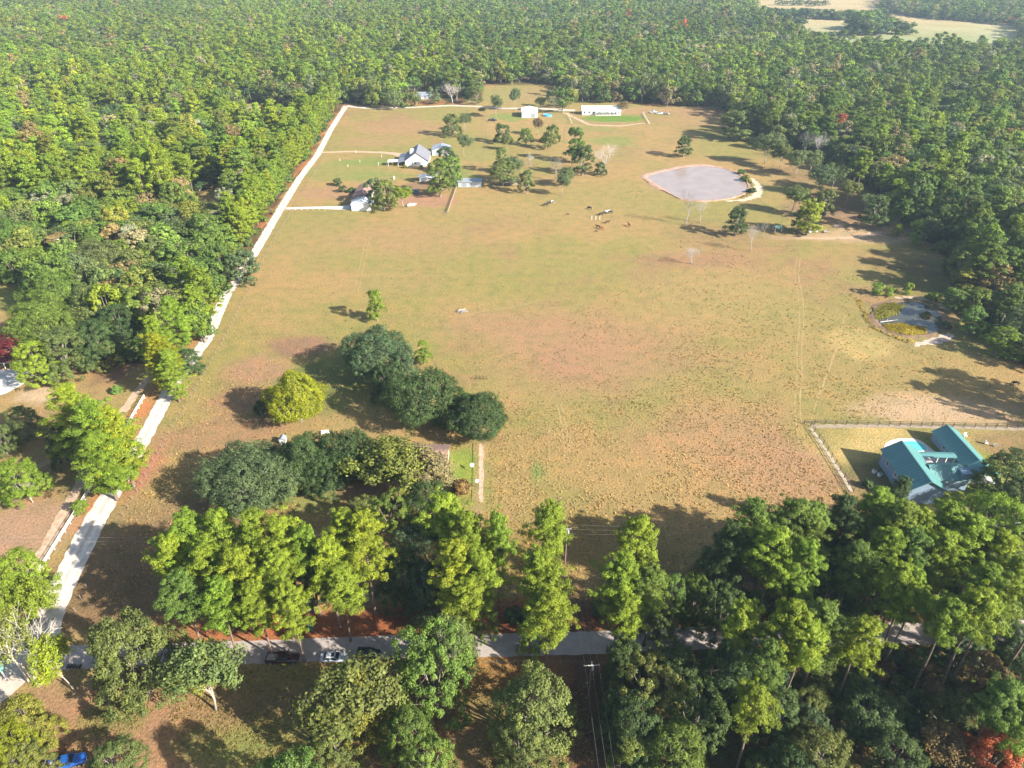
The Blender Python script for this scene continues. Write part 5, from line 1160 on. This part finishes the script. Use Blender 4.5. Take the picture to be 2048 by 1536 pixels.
fence('pipe_fence', 'low white fence along the driveway of the brown roofed house', pp((568, 420), (650, 421)), 3, 1.2, .07, [(1.1, .04, .03)], WP, WP)
fence('wire_fence', 'thin fence above the driveway of the white farmhouse', pp((650, 299), (720, 298), (835, 296)), 5, 1.3, .07, [(1.1, .006, .01), (.6, .006, .01)], POSTM, WIRE, railname='wire')
fence('wire_fence', 'wire fence post row running south from the dark parked vehicle', pp((975, 245), (968, 330), (962, 350)), 6, 1.4, .08, [(1.2, .014, .01), (.6, .014, .01)], POSTM, WIRE, railname='wire')
fence('wire_fence', 'thin fence in the weeds south of the road, left of the wires', pp((882, 1382), (882, 1470)), 3, 1.2, .05, [(1.0, .006, .01)], RUSTM, WIRE, railname='wire')
fence('wire_fence', 'thin wire fence along the south side of the road', pp((950, 1330), (1080, 1328), (1205, 1330)), 4, 1.2, .05, [(1.1, .015, .01), (.6, .015, .01)], POSTM, WIRE, railname='wire')

# ------------------------------------------------------------------ poles and power lines
def pole(x, y, h, label, arm=None, r=.16, rz=0, lamp=False):
    t = thing('utility_pole', label, 'utility pole', (x, y, 0), rz); m = MB(); m.tube((0, 0, -.1), (0, 0, h), r, r * .65, 9); m.build('pole', mat('pole_wood', (.19, .15, .12), .9, .2, 2), t)
    if arm:
        m = MB(); m.box(-arm / 2, arm / 2, -.20, -.11, h - .75, h - .62); m.build('crossarm', mat('arm_wood', (.5, .48, .44), .8), t)
        for u in (-arm / 2 + .1, 0, arm / 2 - .1): m = MB(); m.tube((u, -.155, h - .62), (u, -.155, h - .38), .06, .04, 7); m.build('insulator', WP, t)
        m = MB(); m.tube((.32, .1, h - 2.3), (.32, .1, h - 1.4), .2, .2, 9); m.build('transformer', mat('transformer_grey', (.5, .52, .54), .5), t)
    if lamp: m = MB(); m.tube((0, 0, h - .2), (1.0, -.2, h + .1), .04, .04, 5); m.build('lamp_arm', WP, t); m = MB(); m.ball((1.1, -.25, h + .05), (.5, .3, .2)); m.build('lamp_head', WP, t)
    return t
x1, y1 = at(1130, 1127); hA_ = 11.0
pole(x1, y1, hA_, 'utility pole with crossarm and wires at the top of the wire clearing', 1.8)
x2, y2 = 13.6, 76.6; pole(x2, y2, 10.0, 'utility pole with a wide crossarm south of the road', 2.8, rz=.06)
x, y = at(776, 366); pole(x, y, 11, 'bare wooden utility pole near the white farmhouse')
x, y = at(1128, 283); pole(x, y, 9, 'thin utility pole in the upper pasture, left of the tall dark trees', r=.2)
x, y = at(1146, 250); pole(x, y, 10, 'thin utility pole at the left end of the bright lawn', r=.14)
x, y = at(133, 540, 0); pole(x, y, 13, 'pole with a white lamp head rising from the oak grove on the left', r=.18, lamp=True)
def wire(p, q, sag, label, r=.014):
    n = 14; pts = [tuple(Vector(p).lerp(Vector(q), i / n) - Vector((0, 0, sag * 4 * (i / n) * (1 - i / n)))) for i in range(n + 1)]
    m = MB(); m.path(pts, [r] * (n + 1), 3); tag(m.build('power_line', mat('cable', (.36, .36, .36), .4, .05, 1, metal=.4)), label, 'power line', 'overhead power lines')
for k, u in enumerate((-.8, 0, .8)):
    w = ['left', 'middle', 'right'][k]; v3 = ['upper', 'middle', 'lower'][k]
    wire((x1 + .3, y1 + .5 - k * .9, hA_ - .2 - k * .35), (130, y1 + 2 - k * .9, hA_ + .4 - k * .35), 1.6, v3 + ' wire running right from the clearing pole')
    if k < 2: wire((x1, y1 + .4 - k * 1.2, hA_ - .4), (-115, y1 - 2 - k * 1.2, 10), 1.4, v3 + ' wire running left from the clearing pole across the lane')
    wire((x1 + u, y1, hA_ - .4), (x2 + u * 1.5, y2, 9.6), .8, w + ' wire crossing the road between the two poles')
    wire((x2 + u * 1.5, y2, 9.6), (x2 + 2.2 + u * 1.5, 20, 9.6), 1.2, w + ' wire running down to the bottom edge')

# ------------------------------------------------------------------ vehicles
TYRE = mat('tyre', (.02, .02, .02), .8); RIM = mat('wheel_rim', (.55, .56, .58), .3, .05, 1, metal=.8); CGL = mat('car_glass', (.025, .035, .04), .05, .1, 1, spec=.9); CHR = mat('headlamp', (.75, .75, .72), .15, .05, 1); TL = mat('tail_lamp', (.35, .02, .02), .3)
def paint(n, c): return mat(n, c, .25, .04, 1, metal=.25, coat=.8)
def loft(secs, n=12, pw=.45):
    """secs: x, half width, z low, z high -> rounded body sections"""
    v = []; f = []
    for (x, w, z0, z1) in secs:
        for k in range(n):
            t = 2 * math.pi * (k + .5) / n; c, s_ = math.cos(t), math.sin(t)
            v.append((x, w * math.copysign(abs(c) ** pw, c), (z0 + z1) / 2 + (z1 - z0) / 2 * math.copysign(abs(s_) ** pw, s_)))
    for i in range(len(secs) - 1):
        for k in range(n): f.append((i * n + k, i * n + (k + 1) % n, (i + 1) * n + (k + 1) % n, (i + 1) * n + k))
    f += [tuple(range(n))[::-1][::-1], tuple(range((len(secs) - 1) * n, len(secs) * n))[::-1]]
    m = MB(); m.add(v, [tuple(reversed(q)) for q in f]); return m
def car(name, label, cat, x, y, rz, L, Wd, kind, pm):
    t = thing(name, label, cat, (x, y, 0), rz); h = L / 2; w = Wd / 2
    hood, belt, top = {'sedan': (.98, 1.0, 1.43), 'suv': (1.12, 1.15, 1.72), 'truck': (1.22, 1.25, 1.85)}[kind]; g = .25 if kind == 'sedan' else .38
    if kind == 'truck':
        b = loft([(-h + 2.15, w, g, belt), (-h + 2.3, w, g, belt), (h - 1.6, w, g, belt), (h - 1.3, w * .98, g, hood), (h - .3, w * .93, g, hood - .06), (h, w * .8, g + .1, hood - .25)], 12, .38); b.build('body', pm, t, smooth=True)
        bd = MB(); x0, x1_ = -h, -h + 2.13
        bd.box(x0, x1_, -w * .96, -w * .82, g + .1, belt - .02); bd.box(x0, x1_, w * .82, w * .96, g + .1, belt - .02); bd.box(x0, x0 + .09, -w * .82, w * .82, g + .1, belt - .04); bd.box(x0 + .09, x1_, -w * .82, w * .82, g + .2, g + .4); bd.build('cargo_bed', pm, t)
        lt = MB(); lt.box(x0 + .09, x1_, -w * .81, w * .81, g + .401, g + .43); lt.build('bed_liner', mat('bed_liner', (.36, .33, .33), .8, .15, 3), t)
        cx0, cx1 = -h + 2.2, h - 1.75
    else:
        r_ = .9 if kind == 'sedan' else .35
        b = loft([(-h, w * .78, g + .12, hood - .12), (-h + .18, w * .93, g, hood), (-h + r_ + .2, w, g, belt), (h - 1.35, w, g, belt), (h - .35, w * .94, g, hood - .12), (h, w * .76, g + .1, hood - .32)], 12, .4); b.build('body', pm, t, smooth=True)
        cx0, cx1 = -h + (.55 if kind == 'sedan' else .12), h - 1.25
    tx0, tx1 = (cx0 + (.65 if kind == 'sedan' else .3), cx1 - .75) if kind != 'truck' else (cx0 + .12, cx1 - .6)
    wb, wt = w * .93, w * .74
    B = [(cx0, -wb), (cx1, -wb), (cx1, wb), (cx0, wb)]; Tt = [(tx0, -wt), (tx1, -wt), (tx1, wt), (tx0, wt)]; zb, zt = belt - .06, top
    r = MB(); z2 = zt + .035; xm = (tx0 + tx1) / 2
    r.add([(tx0 - .06, -wt - .03, zt), (tx1 + .06, -wt - .03, zt), (tx1 + .06, wt + .03, zt), (tx0 - .06, wt + .03, zt), (tx0 + .1, -wt + .12, z2 + .02), (tx1 - .1, -wt + .12, z2 + .02), (tx1 - .1, wt - .12, z2 + .02), (tx0 + .1, wt - .12, z2 + .02)], [(4, 5, 6, 7), (0, 1, 5, 4), (1, 2, 6, 5), (2, 3, 7, 6), (3, 0, 4, 7), (3, 2, 1, 0)]); r.build('roof', pm, t, smooth=False)
    def pl(nm, ids):
        m = MB(); P = [(*B[i], zb) if not up else (*Tt[i], zt) for i, up in ids]; m.add(P, [(0, 1, 2, 3)]); 
        c = sum((Vector(p) for p in P), Vector()) / 4; m.v = [tuple(Vector(p).lerp(c, .03)) for p in P]; return m.build(nm, CGL, t)
    pl('windscreen', [(1, 0), (2, 0), (2, 1), (1, 1)]); pl('rear_window', [(3, 0), (0, 0), (0, 1), (3, 1)]); pl('side_window', [(0, 0), (1, 0), (1, 1), (0, 1)]); pl('side_window', [(2, 0), (3, 0), (3, 1), (2, 1)])
    for i in range(4):
        m = MB(); m.tube((*B[i], zb), (*Tt[i], zt), .055, .05, 5); m.build('pillar', pm, t)
    for s_ in (-1, 1): m = MB(); u = (cx0 + cx1) / 2 - .1; m.tube((u, s_ * wb * 1.0, zb), (u, s_ * wt * 1.01, zt), .05, .05, 5); m.build('pillar', pm, t)
    wr = .33 if kind == 'sedan' else .40
    tm = MB(); tm.tube((0, -.12, 0), (0, .12, 0), wr, wr, 16); tme = tm.mesh('tyre', TYRE); rm = MB(); rm.tube((0, -.13, 0), (0, .13, 0), wr * .62, wr * .62, 12); rme = rm.mesh('rim', RIM)
    for xx in (-h + .95, h - .9):
        for s_ in (-1, 1):
            wo_ = put(tme, 'wheel', t, (xx, s_ * (w - .08), wr)); put(rme, 'rim', wo_)
    for s_ in (-1, 1):
        m = MB(); m.ball((h - .12, s_ * w * .62, hood - .38), (.12, .22, .1), 8, 5); m.build('headlight', CHR, t); m = MB(); m.ball((-h + .04, s_ * w * .74, belt - .35), (.06, .14, .12), 6, 4); m.build('tail_light', TL, t)
        m = MB(); m.ball((cx1 - .35, s_ * (w + .12), belt + .03), (.1, .13, .09), 6, 4); m.build('wing_mirror', pm, t)
    if kind == 'sedan': m = MB(); m.box(xm + .1, xm + .65, -wt * .6, wt * .6, zt + .056, zt + .066); m.build('sunroof', CGL, t)
    return t
x, y = at(567, 1321); ty, tx = y, x
tk = car('pickup_truck', 'dark maroon pickup truck with a loaded bed parked on the road verge', 'pickup truck', x, y, 0, 6.0, 2.05, 'truck', paint('maroon_paint', (.055, .014, .022)))
cg = thing('cargo', 'tangled tan gear lying in the bed of the maroon pickup', 'cargo', (x, y, 0)); GEAR = mat('tan_gear', (.45, .36, .26), .8, .3, 3); r = random.Random(3)
for i in range(9): a = (r.uniform(-2.6, -1.1), r.uniform(-.7, .7), 1.0); b = (a[0] + r.uniform(-.6, .6), a[1] + r.uniform(-.5, .5), r.uniform(1.1, 1.5)); m = MB(); m.tube(a, b, .035, .03, 5); m.build('pipe', GEAR, cg)
for c_ in ((-1.9, .2, 1.0), (-1.4, -.3, 1.0)): m = MB(); m.ball(c_, (.33, .28, .23)); m.build('bag', GEAR, cg)
sg = MB(); sg.box(-.35, .35, -.02, .02, 0, .4); tag(sg.build('sign', mat('yellow_sign', (.75, .55, .03), .5), None, (x + .55, y - 1.32, .45)), 'small yellow sign by the side of the maroon pickup', 'sign')
tag(sg and MB().tube((0, 0, 0), (0, 0, .45), .02, .02, 5).build('sign_post', WOODM, None, (x + .55, y - 1.32, 0)), 'short stake under the small yellow sign', 'post')
x, y = at(668, 1319); car('sedan', 'silver sedan with a dark sunroof parked between the pickup and the black car', 'car', x, y, 0, 4.8, 1.83, 'sedan', paint('silver_paint', (.52, .55, .60)))
x, y = at(738, 1312); car('suv', 'black hatchback suv parked in the shade, rightmost of three', 'car', x, y, -.03, 4.6, 1.88, 'suv', paint('black_paint_car', (.012, .018, .028)))
x, y = at(136, 1530); car('pickup_truck', 'bright blue pickup truck cut by the bottom edge', 'pickup truck', x, y, .30, 5.8, 2.0, 'truck', paint('blue_paint', (.015, .10, .38)))
for (a, b, lb, knd, c, rz, L) in ((985, 242, 'dark pickup parked in the paddock by the thin fence', 'truck', (.03, .03, .035), 0, 6), (1306, 226, 'pale grey truck parked right of the long white house, leftmost of three', 'truck', (.45, .48, .5), .2, 5.5), (1319, 228, 'white car parked right of the long white house, middle of three', 'sedan', (.7, .7, .7), .1, 5.2), (1333, 229, 'long pale vehicle right of the long white house, rightmost of three', 'sedan', (.62, .58, .5), -.5, 5.0),
    (832, 386, 'dark car with its white front towards the camera in the bare yard', 'suv', (.04, .045, .05), -1.4, 5.0), (1122, 223, 'white vehicle in the shade of the big tree by the long house', 'suv', (.6, .6, .6), 0, 5), (240, 928, 'dark reddish vehicle on the lane, partly under the pine clump', 'suv', (.07, .02, .02), 1.3, 4.6), (958, 182, 'dark vehicle in the shade of the back clearing', 'suv', (.1, .1, .11), 0, 5)):
    x, y = at(a, b); car('parked_car', lb, 'car', x, y, rz, L, 1.95, knd, paint('p%d' % a, c))
x, y = at(824, 412); t = thing('boat', 'small white covered boat on the bare yard beside the light green tree', 'boat', (x, y, 0), .4)
hl = loft([(-2.4, .7, .3, .9), (-1, .95, .2, 1.0), (.8, .9, .2, 1.05), (2.4, .1, .7, 1.15)], 10, .7); hl.build('hull', WP, t, smooth=True); m = MB(); m.add([(-2.2, -.7, 1.0), (-2.2, .7, 1.0), (2.0, .2, 1.15), (2.0, -.2, 1.15), (-1, 0, 1.5)], [(0, 1, 4), (1, 2, 4), (2, 3, 4), (3, 0, 4)]); m.build('cover', mat('boat_cover', (.62, .64, .66), .7), t)

# ------------------------------------------------------------------ small things
x, y = at(648, 1262); x, y = at(623, 1260); t = thing('wheelie_bin', 'green wheeled bin standing in rusty needles beside the road', 'bin', (x, y, 0), .4); m = MB(); m.add([(-.28, -.33, 0), (.28, -.33, 0), (.28, .33, 0), (-.28, .33, 0), (-.36, -.42, 1.0), (.36, -.42, 1.0), (.36, .42, 1.0), (-.36, .42, 1.0)], [(3, 2, 1, 0), (4, 5, 6, 7), (0, 1, 5, 4), (1, 2, 6, 5), (2, 3, 7, 6), (3, 0, 4, 7)]); GB = mat('green_plastic', (.02, .16, .10), .5); m.build('bin_body', GB, t); m = MB(); m.box(-.38, .38, -.45, .45, 1.003, 1.09); m.build('lid', GB, t)
for s_ in (-1, 1): m = MB(); m.tube((s_ * .3 - .04, .36, .12), (s_ * .3 + .04, .36, .12), .12, .12, 8); m.build('wheel', TYRE, t)
x0, y0 = at(137, 1341)
rk = thing('mailbox_stand', 'long wooden rail carrying the row of black mailboxes beside the road', 'stand', (x0, y0, 0), 0); m = MB(); m.box(0, 2.9, -.12, .12, .95, 1.03); m.build('rail', WOODM, rk)
for u in (.15, 2.75): m = MB(); m.box(u - .06, u + .06, -.06, .06, 0, .95); m.build('post', WOODM, rk)
for i in range(5):
    m = MB(); n_ = 6; pf = [(-.11, 0), (.11, 0), (.11, .14)] + [(.11 * math.cos(math.pi * k / n_), .14 + .11 * math.sin(math.pi * k / n_)) for k in range(1, n_)] + [(-.11, .14)]
    v = [(a, -.28, b) for a, b in pf] + [(a, .28, b) for a, b in pf]; k = len(pf); m.add(v, [tuple(range(k))[::-1], tuple(range(k, 2 * k))] + [(q_, (q_ + 1) % k, k + (q_ + 1) % k, k + q_) for q_ in range(k)])
    m.v = [(a * 1.6, b * 1.3, c * 1.5) for a, b, c in m.v]
    b_ = thing('mailbox', ['leftmost', 'second from the left', 'middle', 'second from the right', 'rightmost'][i] + ' black mailbox of the row by the road', 'mailbox', (x0 + .3 + i * .56, y0, 1.034), 0, 'mailboxes by the road'); m.build('box', BLACK, b_); f = MB(); f.box(.181, .2, -.1, .0, .2, .42); f.build('flag', RED, b_)
def dish(a, b, lb, rt):
    x, y = at(a, b); t = thing('satellite_dish', lb, 'satellite dish', (x, y, 0), -.4); m = MB(); m.tube((0, 0, 0), (0, 0, 2.0), .04, .04, 6); m.build('mast', WIRE, t)
    v = [(0, 0, 0)]; f = []
    for j in (1, 2, 3):
        for k in range(12): q_ = 2 * math.pi * k / 12; R_ = rt * j / 3; v.append((R_ * math.cos(q_), -R_ * R_ * .35, R_ * math.sin(q_) * .9))
    f = [(0, 1 + k, 1 + (k + 1) % 12) for k in range(12)] + [(1 + j * 12 + k, 13 + j * 12 + k, 13 + j * 12 + (k + 1) % 12, 1 + j * 12 + (k + 1) % 12) for j in (0, 1) for k in range(12)]
    m = MB(); m.add([(p[0], p[1] + .1, p[2] + 2.0) for p in v], f); d_ = m.build('dish', WP, t, smooth=True); d_.rotation_euler = (-.9, 0, 0); d_.location = (0, -1.0, .4)
dish(943, 943, 'round white satellite dish on a mast on the farmhouse lawn', .62); dish(953, 975, 'white satellite dish beside the steel pipe fence', .55)
x, y = at(651, 868); t = thing('garden_bench', 'white slatted bench on the lawn behind the dark oaks', 'bench', (x, y, 0), .1)
for k in range(4): m = MB(); m.box(-1.1, 1.1, -.35 + k * .19, -.2 + k * .19, .42, .47); m.build('seat_slat', WP, t)
for k in range(3): m = MB(); m.box(-1.1, 1.1, .42, .46, .55 + k * .17, .67 + k * .17); m.build('back_slat', WP, t)
for s_ in (-1, 1):
    m = MB(); m.box(s_ * 1.0 - .04, s_ * 1.0 + .04, .37, .42, 0, 1.0); m.build('leg', WP, t); m = MB(); m.box(s_ * 1.0 - .04, s_ * 1.0 + .04, -.33, -.27, 0, .42); m.build('leg', WP, t)
x, y = at(567, 886); gable('tool_shed', 'little white shed behind the dark oak, left of the farmyard', x, y, HP, 1.7, 1.5, 1.6, .4, siding('dull_white', (.5, .49, .46)), METAL, cat='shed', oh=.12, doors=[('W', 0, .7, 1.4, WHITE)])
x, y = at(923, 624); t = thing('brush_pile', 'pile of grey dead branches in the middle of the pasture', 'brush pile', (x, y, 0)); r = random.Random(9)
for i in range(34): a = r.uniform(0, 6.28); m = MB(); q_ = Vector((r.gauss(0, .7), r.gauss(0, .5), r.uniform(.05, .8))); d_ = Vector((math.cos(a), math.sin(a), r.uniform(-.1, .25))) * r.uniform(.7, 1.5); m.path([q_ - d_, q_, q_ + d_ + Vector((0, 0, -.1))], [.09, .07, .02], 5); m.build('branch', BARK_DEAD, t)
x, y = at(1675, 455); t = thing('brush_pile', 'dark heap of dead limbs in the shade left of the dark full oak', 'brush pile', (x, y, 0))
for i in range(24): a = r.uniform(0, 6.28); m = MB(); q_ = Vector((r.gauss(0, 1.3), r.gauss(0, 1), r.uniform(.05, .8))); d_ = Vector((math.cos(a), math.sin(a), r.uniform(-.1, .7))) * r.uniform(1, 2.2); m.path([q_ - d_ * .5, q_, q_ + d_], [.14, .1, .03], 5); m.build('branch', BARK_OAK, t)
# tree guards and bird feeders in the green yard: short white stakes
for i, (a, b, lb) in enumerate(((680, 322, 'white stake in the green yard, far left'), (712, 306, 'white stake at the driveway edge of the white farmhouse'), (720, 325, 'white stake in the middle of the green yard'), (757, 330, 'white stake near the carport of the white farmhouse'), (696, 334, 'white stake low in the green yard'), (763, 314, 'white stake above the green yard near the driveway'))):
    x, y = at(a, b); t = thing('tree_guard', lb, 'stake', (x, y, 0), 0, 'white stakes in the green yard'); m = MB(); m.tube((0, 0, 0), (0, 0, 1.5), .09, .09, 7); m.build('tube', WP, t); m = MB(); m.tube((.14, 0, 0), (.14, 0, 1.8), .03, .03, 5); m.build('stake', WOODM, t)
x, y = at(788, 358); m = MB(); m.tube((0, 0, 0), (0, 0, 1.5), .45, .45, 10); tag(m.build('water_tank', WP, None, (x, y, 0)), 'small white tank beside the wooden pole by the farmhouse', 'tank')
# bottom left green canopy and play frame on the left lawn
x, y = at(2, 1348); t = thing('canopy', 'faded green canopy at the left edge by the road', 'canopy', (x - .5, y, 0), .2); lean(t, -2, 2, -1.5, 0, 2.1, 2.7, mat('green_canvas', (.18, .36, .28), .7), [(-1.8, -1.4), (1.8, -1.4)], 'roof'); lean(t, -2, 2, 1.5, .01, 2.1, 2.7, mat('green_canvas', (.18, .36, .28), .7), [(-1.8, 1.4), (1.8, 1.4)], 'roof')
x, y = at(95, 940); t = thing('clothes_line', 'pale clothes line frame in the shade of the left lawn', 'clothes line', (x, y, 0), 1.0)
for u in (-3, 3): m = MB(); m.tube((u, 0, 0), (u, 0, 2.1), .05, .05, 6); m.build('post', WP, t); m = MB(); m.tube((u, -.9, 2.1), (u, .9, 2.1), .04, .04, 6); m.build('crossbar', WP, t)
for v_ in (-.7, 0, .7): m = MB(); m.tube((-3, v_, 2.14), (3, v_, 2.14), .018, .018, 4); m.build('line', WP, t)

# ------------------------------------------------------------------ cattle (one continuous body each)
def cow_mesh(name, m, graze):
    V = [(0, 0, 1.05), (-.55, 0, 1.08), (-.85, 0, 1.02), (.45, 0, 1.05), (.75, 0, 1.1)]; R = [(.36, .40), (.33, .38), (.24, .30), (.33, .38), (.22, .28)]; E_ = [(0, 1), (1, 2), (0, 3), (3, 4)]
    def ad(p, r_, par): V.append(p); R.append((r_, r_)); E_.append((par, len(V) - 1)); return len(V) - 1
    if graze: n1 = ad((1.05, .05, .80), .15, 4); n2 = ad((1.25, .08, .42), .12, n1); hd = ad((1.38, .1, .22), .11, n2); mz = ad((1.44, .1, .08), .08, hd)
    else: n1 = ad((1.05, .05, 1.28), .16, 4); n2 = ad((1.28, .08, 1.42), .13, n1); hd = ad((1.48, .12, 1.34), .10, n2); mz = ad((1.66, .15, 1.24), .07, hd)
    ad((V[n2][0] + .02, V[n2][1] + .22, V[n2][2] + .08), .035, n2); ad((V[n2][0] + .02, V[n2][1] - .18, V[n2][2] + .08), .035, n2)
    for s_ in (-1, 1):
        k = ad((.62, s_ * .2, .72), .12, 3); k = ad((.64, s_ * .2, .42), .075, k); k = ad((.60, s_ * .2, .12), .05, k); ad((.64, s_ * .2, .03), .06, k)
        k = ad((-.78, s_ * .2, .78), .16, 2); k = ad((-.66, s_ * .2, .58), .10, k); k = ad((-.86, s_ * .2, .38), .06, k); k = ad((-.82, s_ * .2, .1), .05, k); ad((-.78, s_ * .2, .03), .06, k)
    k = ad((-1.06, 0, .95), .04, 2); ad((-1.12, 0, .5), .035, k)
    me = bpy.data.meshes.new(name); me.from_pydata(V, E_, []); o = bpy.data.objects.new('tmp', me); COL.objects.link(o)
    sk = o.modifiers.new('s', 'SKIN')
    if not me.skin_vertices: me.attributes  # layer is added by the modifier
    ly = me.skin_vertices[0].data if me.skin_vertices else None
    if ly:
        for i, (a, b) in enumerate(R): ly[i].radius = (a, b)
        ly[0].use_root = True
    sb = o.modifiers.new('u', 'SUBSURF'); sb.levels = 1; sb.render_levels = 1
    dg = bpy.context.evaluated_depsgraph_get(); dg.update(); out = bpy.data.meshes.new_from_object(o.evaluated_get(dg)); out.name = name
    bpy.data.objects.remove(o); out.materials.clear(); out.materials.append(m); out.polygons.foreach_set('use_smooth', [True] * len(out.polygons)); return out
CB = mat('black_hide', (.018, .016, .018), .7, .2, 3); CR = mat('red_hide', (.24, .075, .03), .8, .2, 3); CD = mat('dark_brown_hide', (.055, .03, .02), .8, .2, 3); CW = mat('grey_white_hide', (.55, .52, .5), .8, .1, 3); CP = mat('pied_hide', (.03, .03, .03), .8, .1, 1.6, col2=(.65, .62, .58))
for m_ in (CP,):
    for n_ in m_.node_tree.nodes:
        if n_.type == 'VALTORGB': n_.color_ramp.elements[0].position = .49; n_.color_ramp.elements[1].position = .52
CM = {}
for (a, b, m_, rz, gz, s_, lb) in ((1091, 412, CB, .4, 1, 1.1, 'black cow grazing, lower of the three in a slanting line'), (1097, 409, CB, .5, 0, 1.1, 'black cow in the middle of the slanting line of three'), (1104, 407, CP, .4, 1, 1.1, 'pied cow at the top of the slanting line of three'),
    (1179, 419, CB, 2.6, 1, 1.1, 'black cow standing alone above the wire fence'), (1135, 430, CD, 0, 1, .6, 'small dark calf near the wire fence'), (1202, 431, CB, .3, 0, 1.1, 'black cow at the left end of the bunch by the white posts'), (1208, 429, CB, .5, 1, 1.1, 'black cow second in the bunch by the white posts'),
    (1213, 427, CW, .3, 0, 1.15, 'whitish cow in the bunch by the white posts'), (1220, 427, CB, .1, 1, 1.1, 'black cow at the right end of the bunch by the white posts'), (1215, 447, CD, .3, 0, 1.05, 'dark brown cow just below the wire fence'), (1258, 453, CR, 1.9, 0, 1.1, 'red brown cow standing apart to the right of the herd'),
    (1196, 456, CD, 2.6, 0, 1.0, 'brown cow facing away in the lower pair'), (1203, 459, CR, -.3, 1, 1.05, 'reddish brown cow in the lower pair'), (1192, 464, CD, .1, 1, .6, 'little brown calf below the lower pair'), (2030, 770, CB, 2.8, 1, 1.0, 'black cow in the tree shade at the right edge')):
    if (m_.name, gz) not in CM: CM[m_.name, gz] = cow_mesh('cow', m_, gz)
    x, y = at(a, b); t = thing('cow', lb, 'cow', (x, y, 0), rz, 'cattle in the pasture', (s_,) * 3); put(CM[m_.name, gz], 'body', t)

# ------------------------------------------------------------------ air between the camera and the far woods
hz = MB(); hz.box(-3800, 3800, -3800, 3800, -1, 122); ho = hz.build('haze', []); tag(ho, None, None, None, 'stuff'); ho['label'] = 'pale blue haze lying over the far woods'; ho['category'] = 'haze'
hm = bpy.data.materials.new('haze'); n, out = nodes(hm); pv = n.nodes.new('ShaderNodeVolumePrincipled'); pv.inputs['Color'].default_value = (.60, .80, 1.0, 1); pv.inputs['Density'].default_value = .00012; pv.inputs['Anisotropy'].default_value = .15
n.links.new(pv.outputs[0], out.inputs['Volume']); ho.data.materials.clear(); ho.data.materials.append(hm)
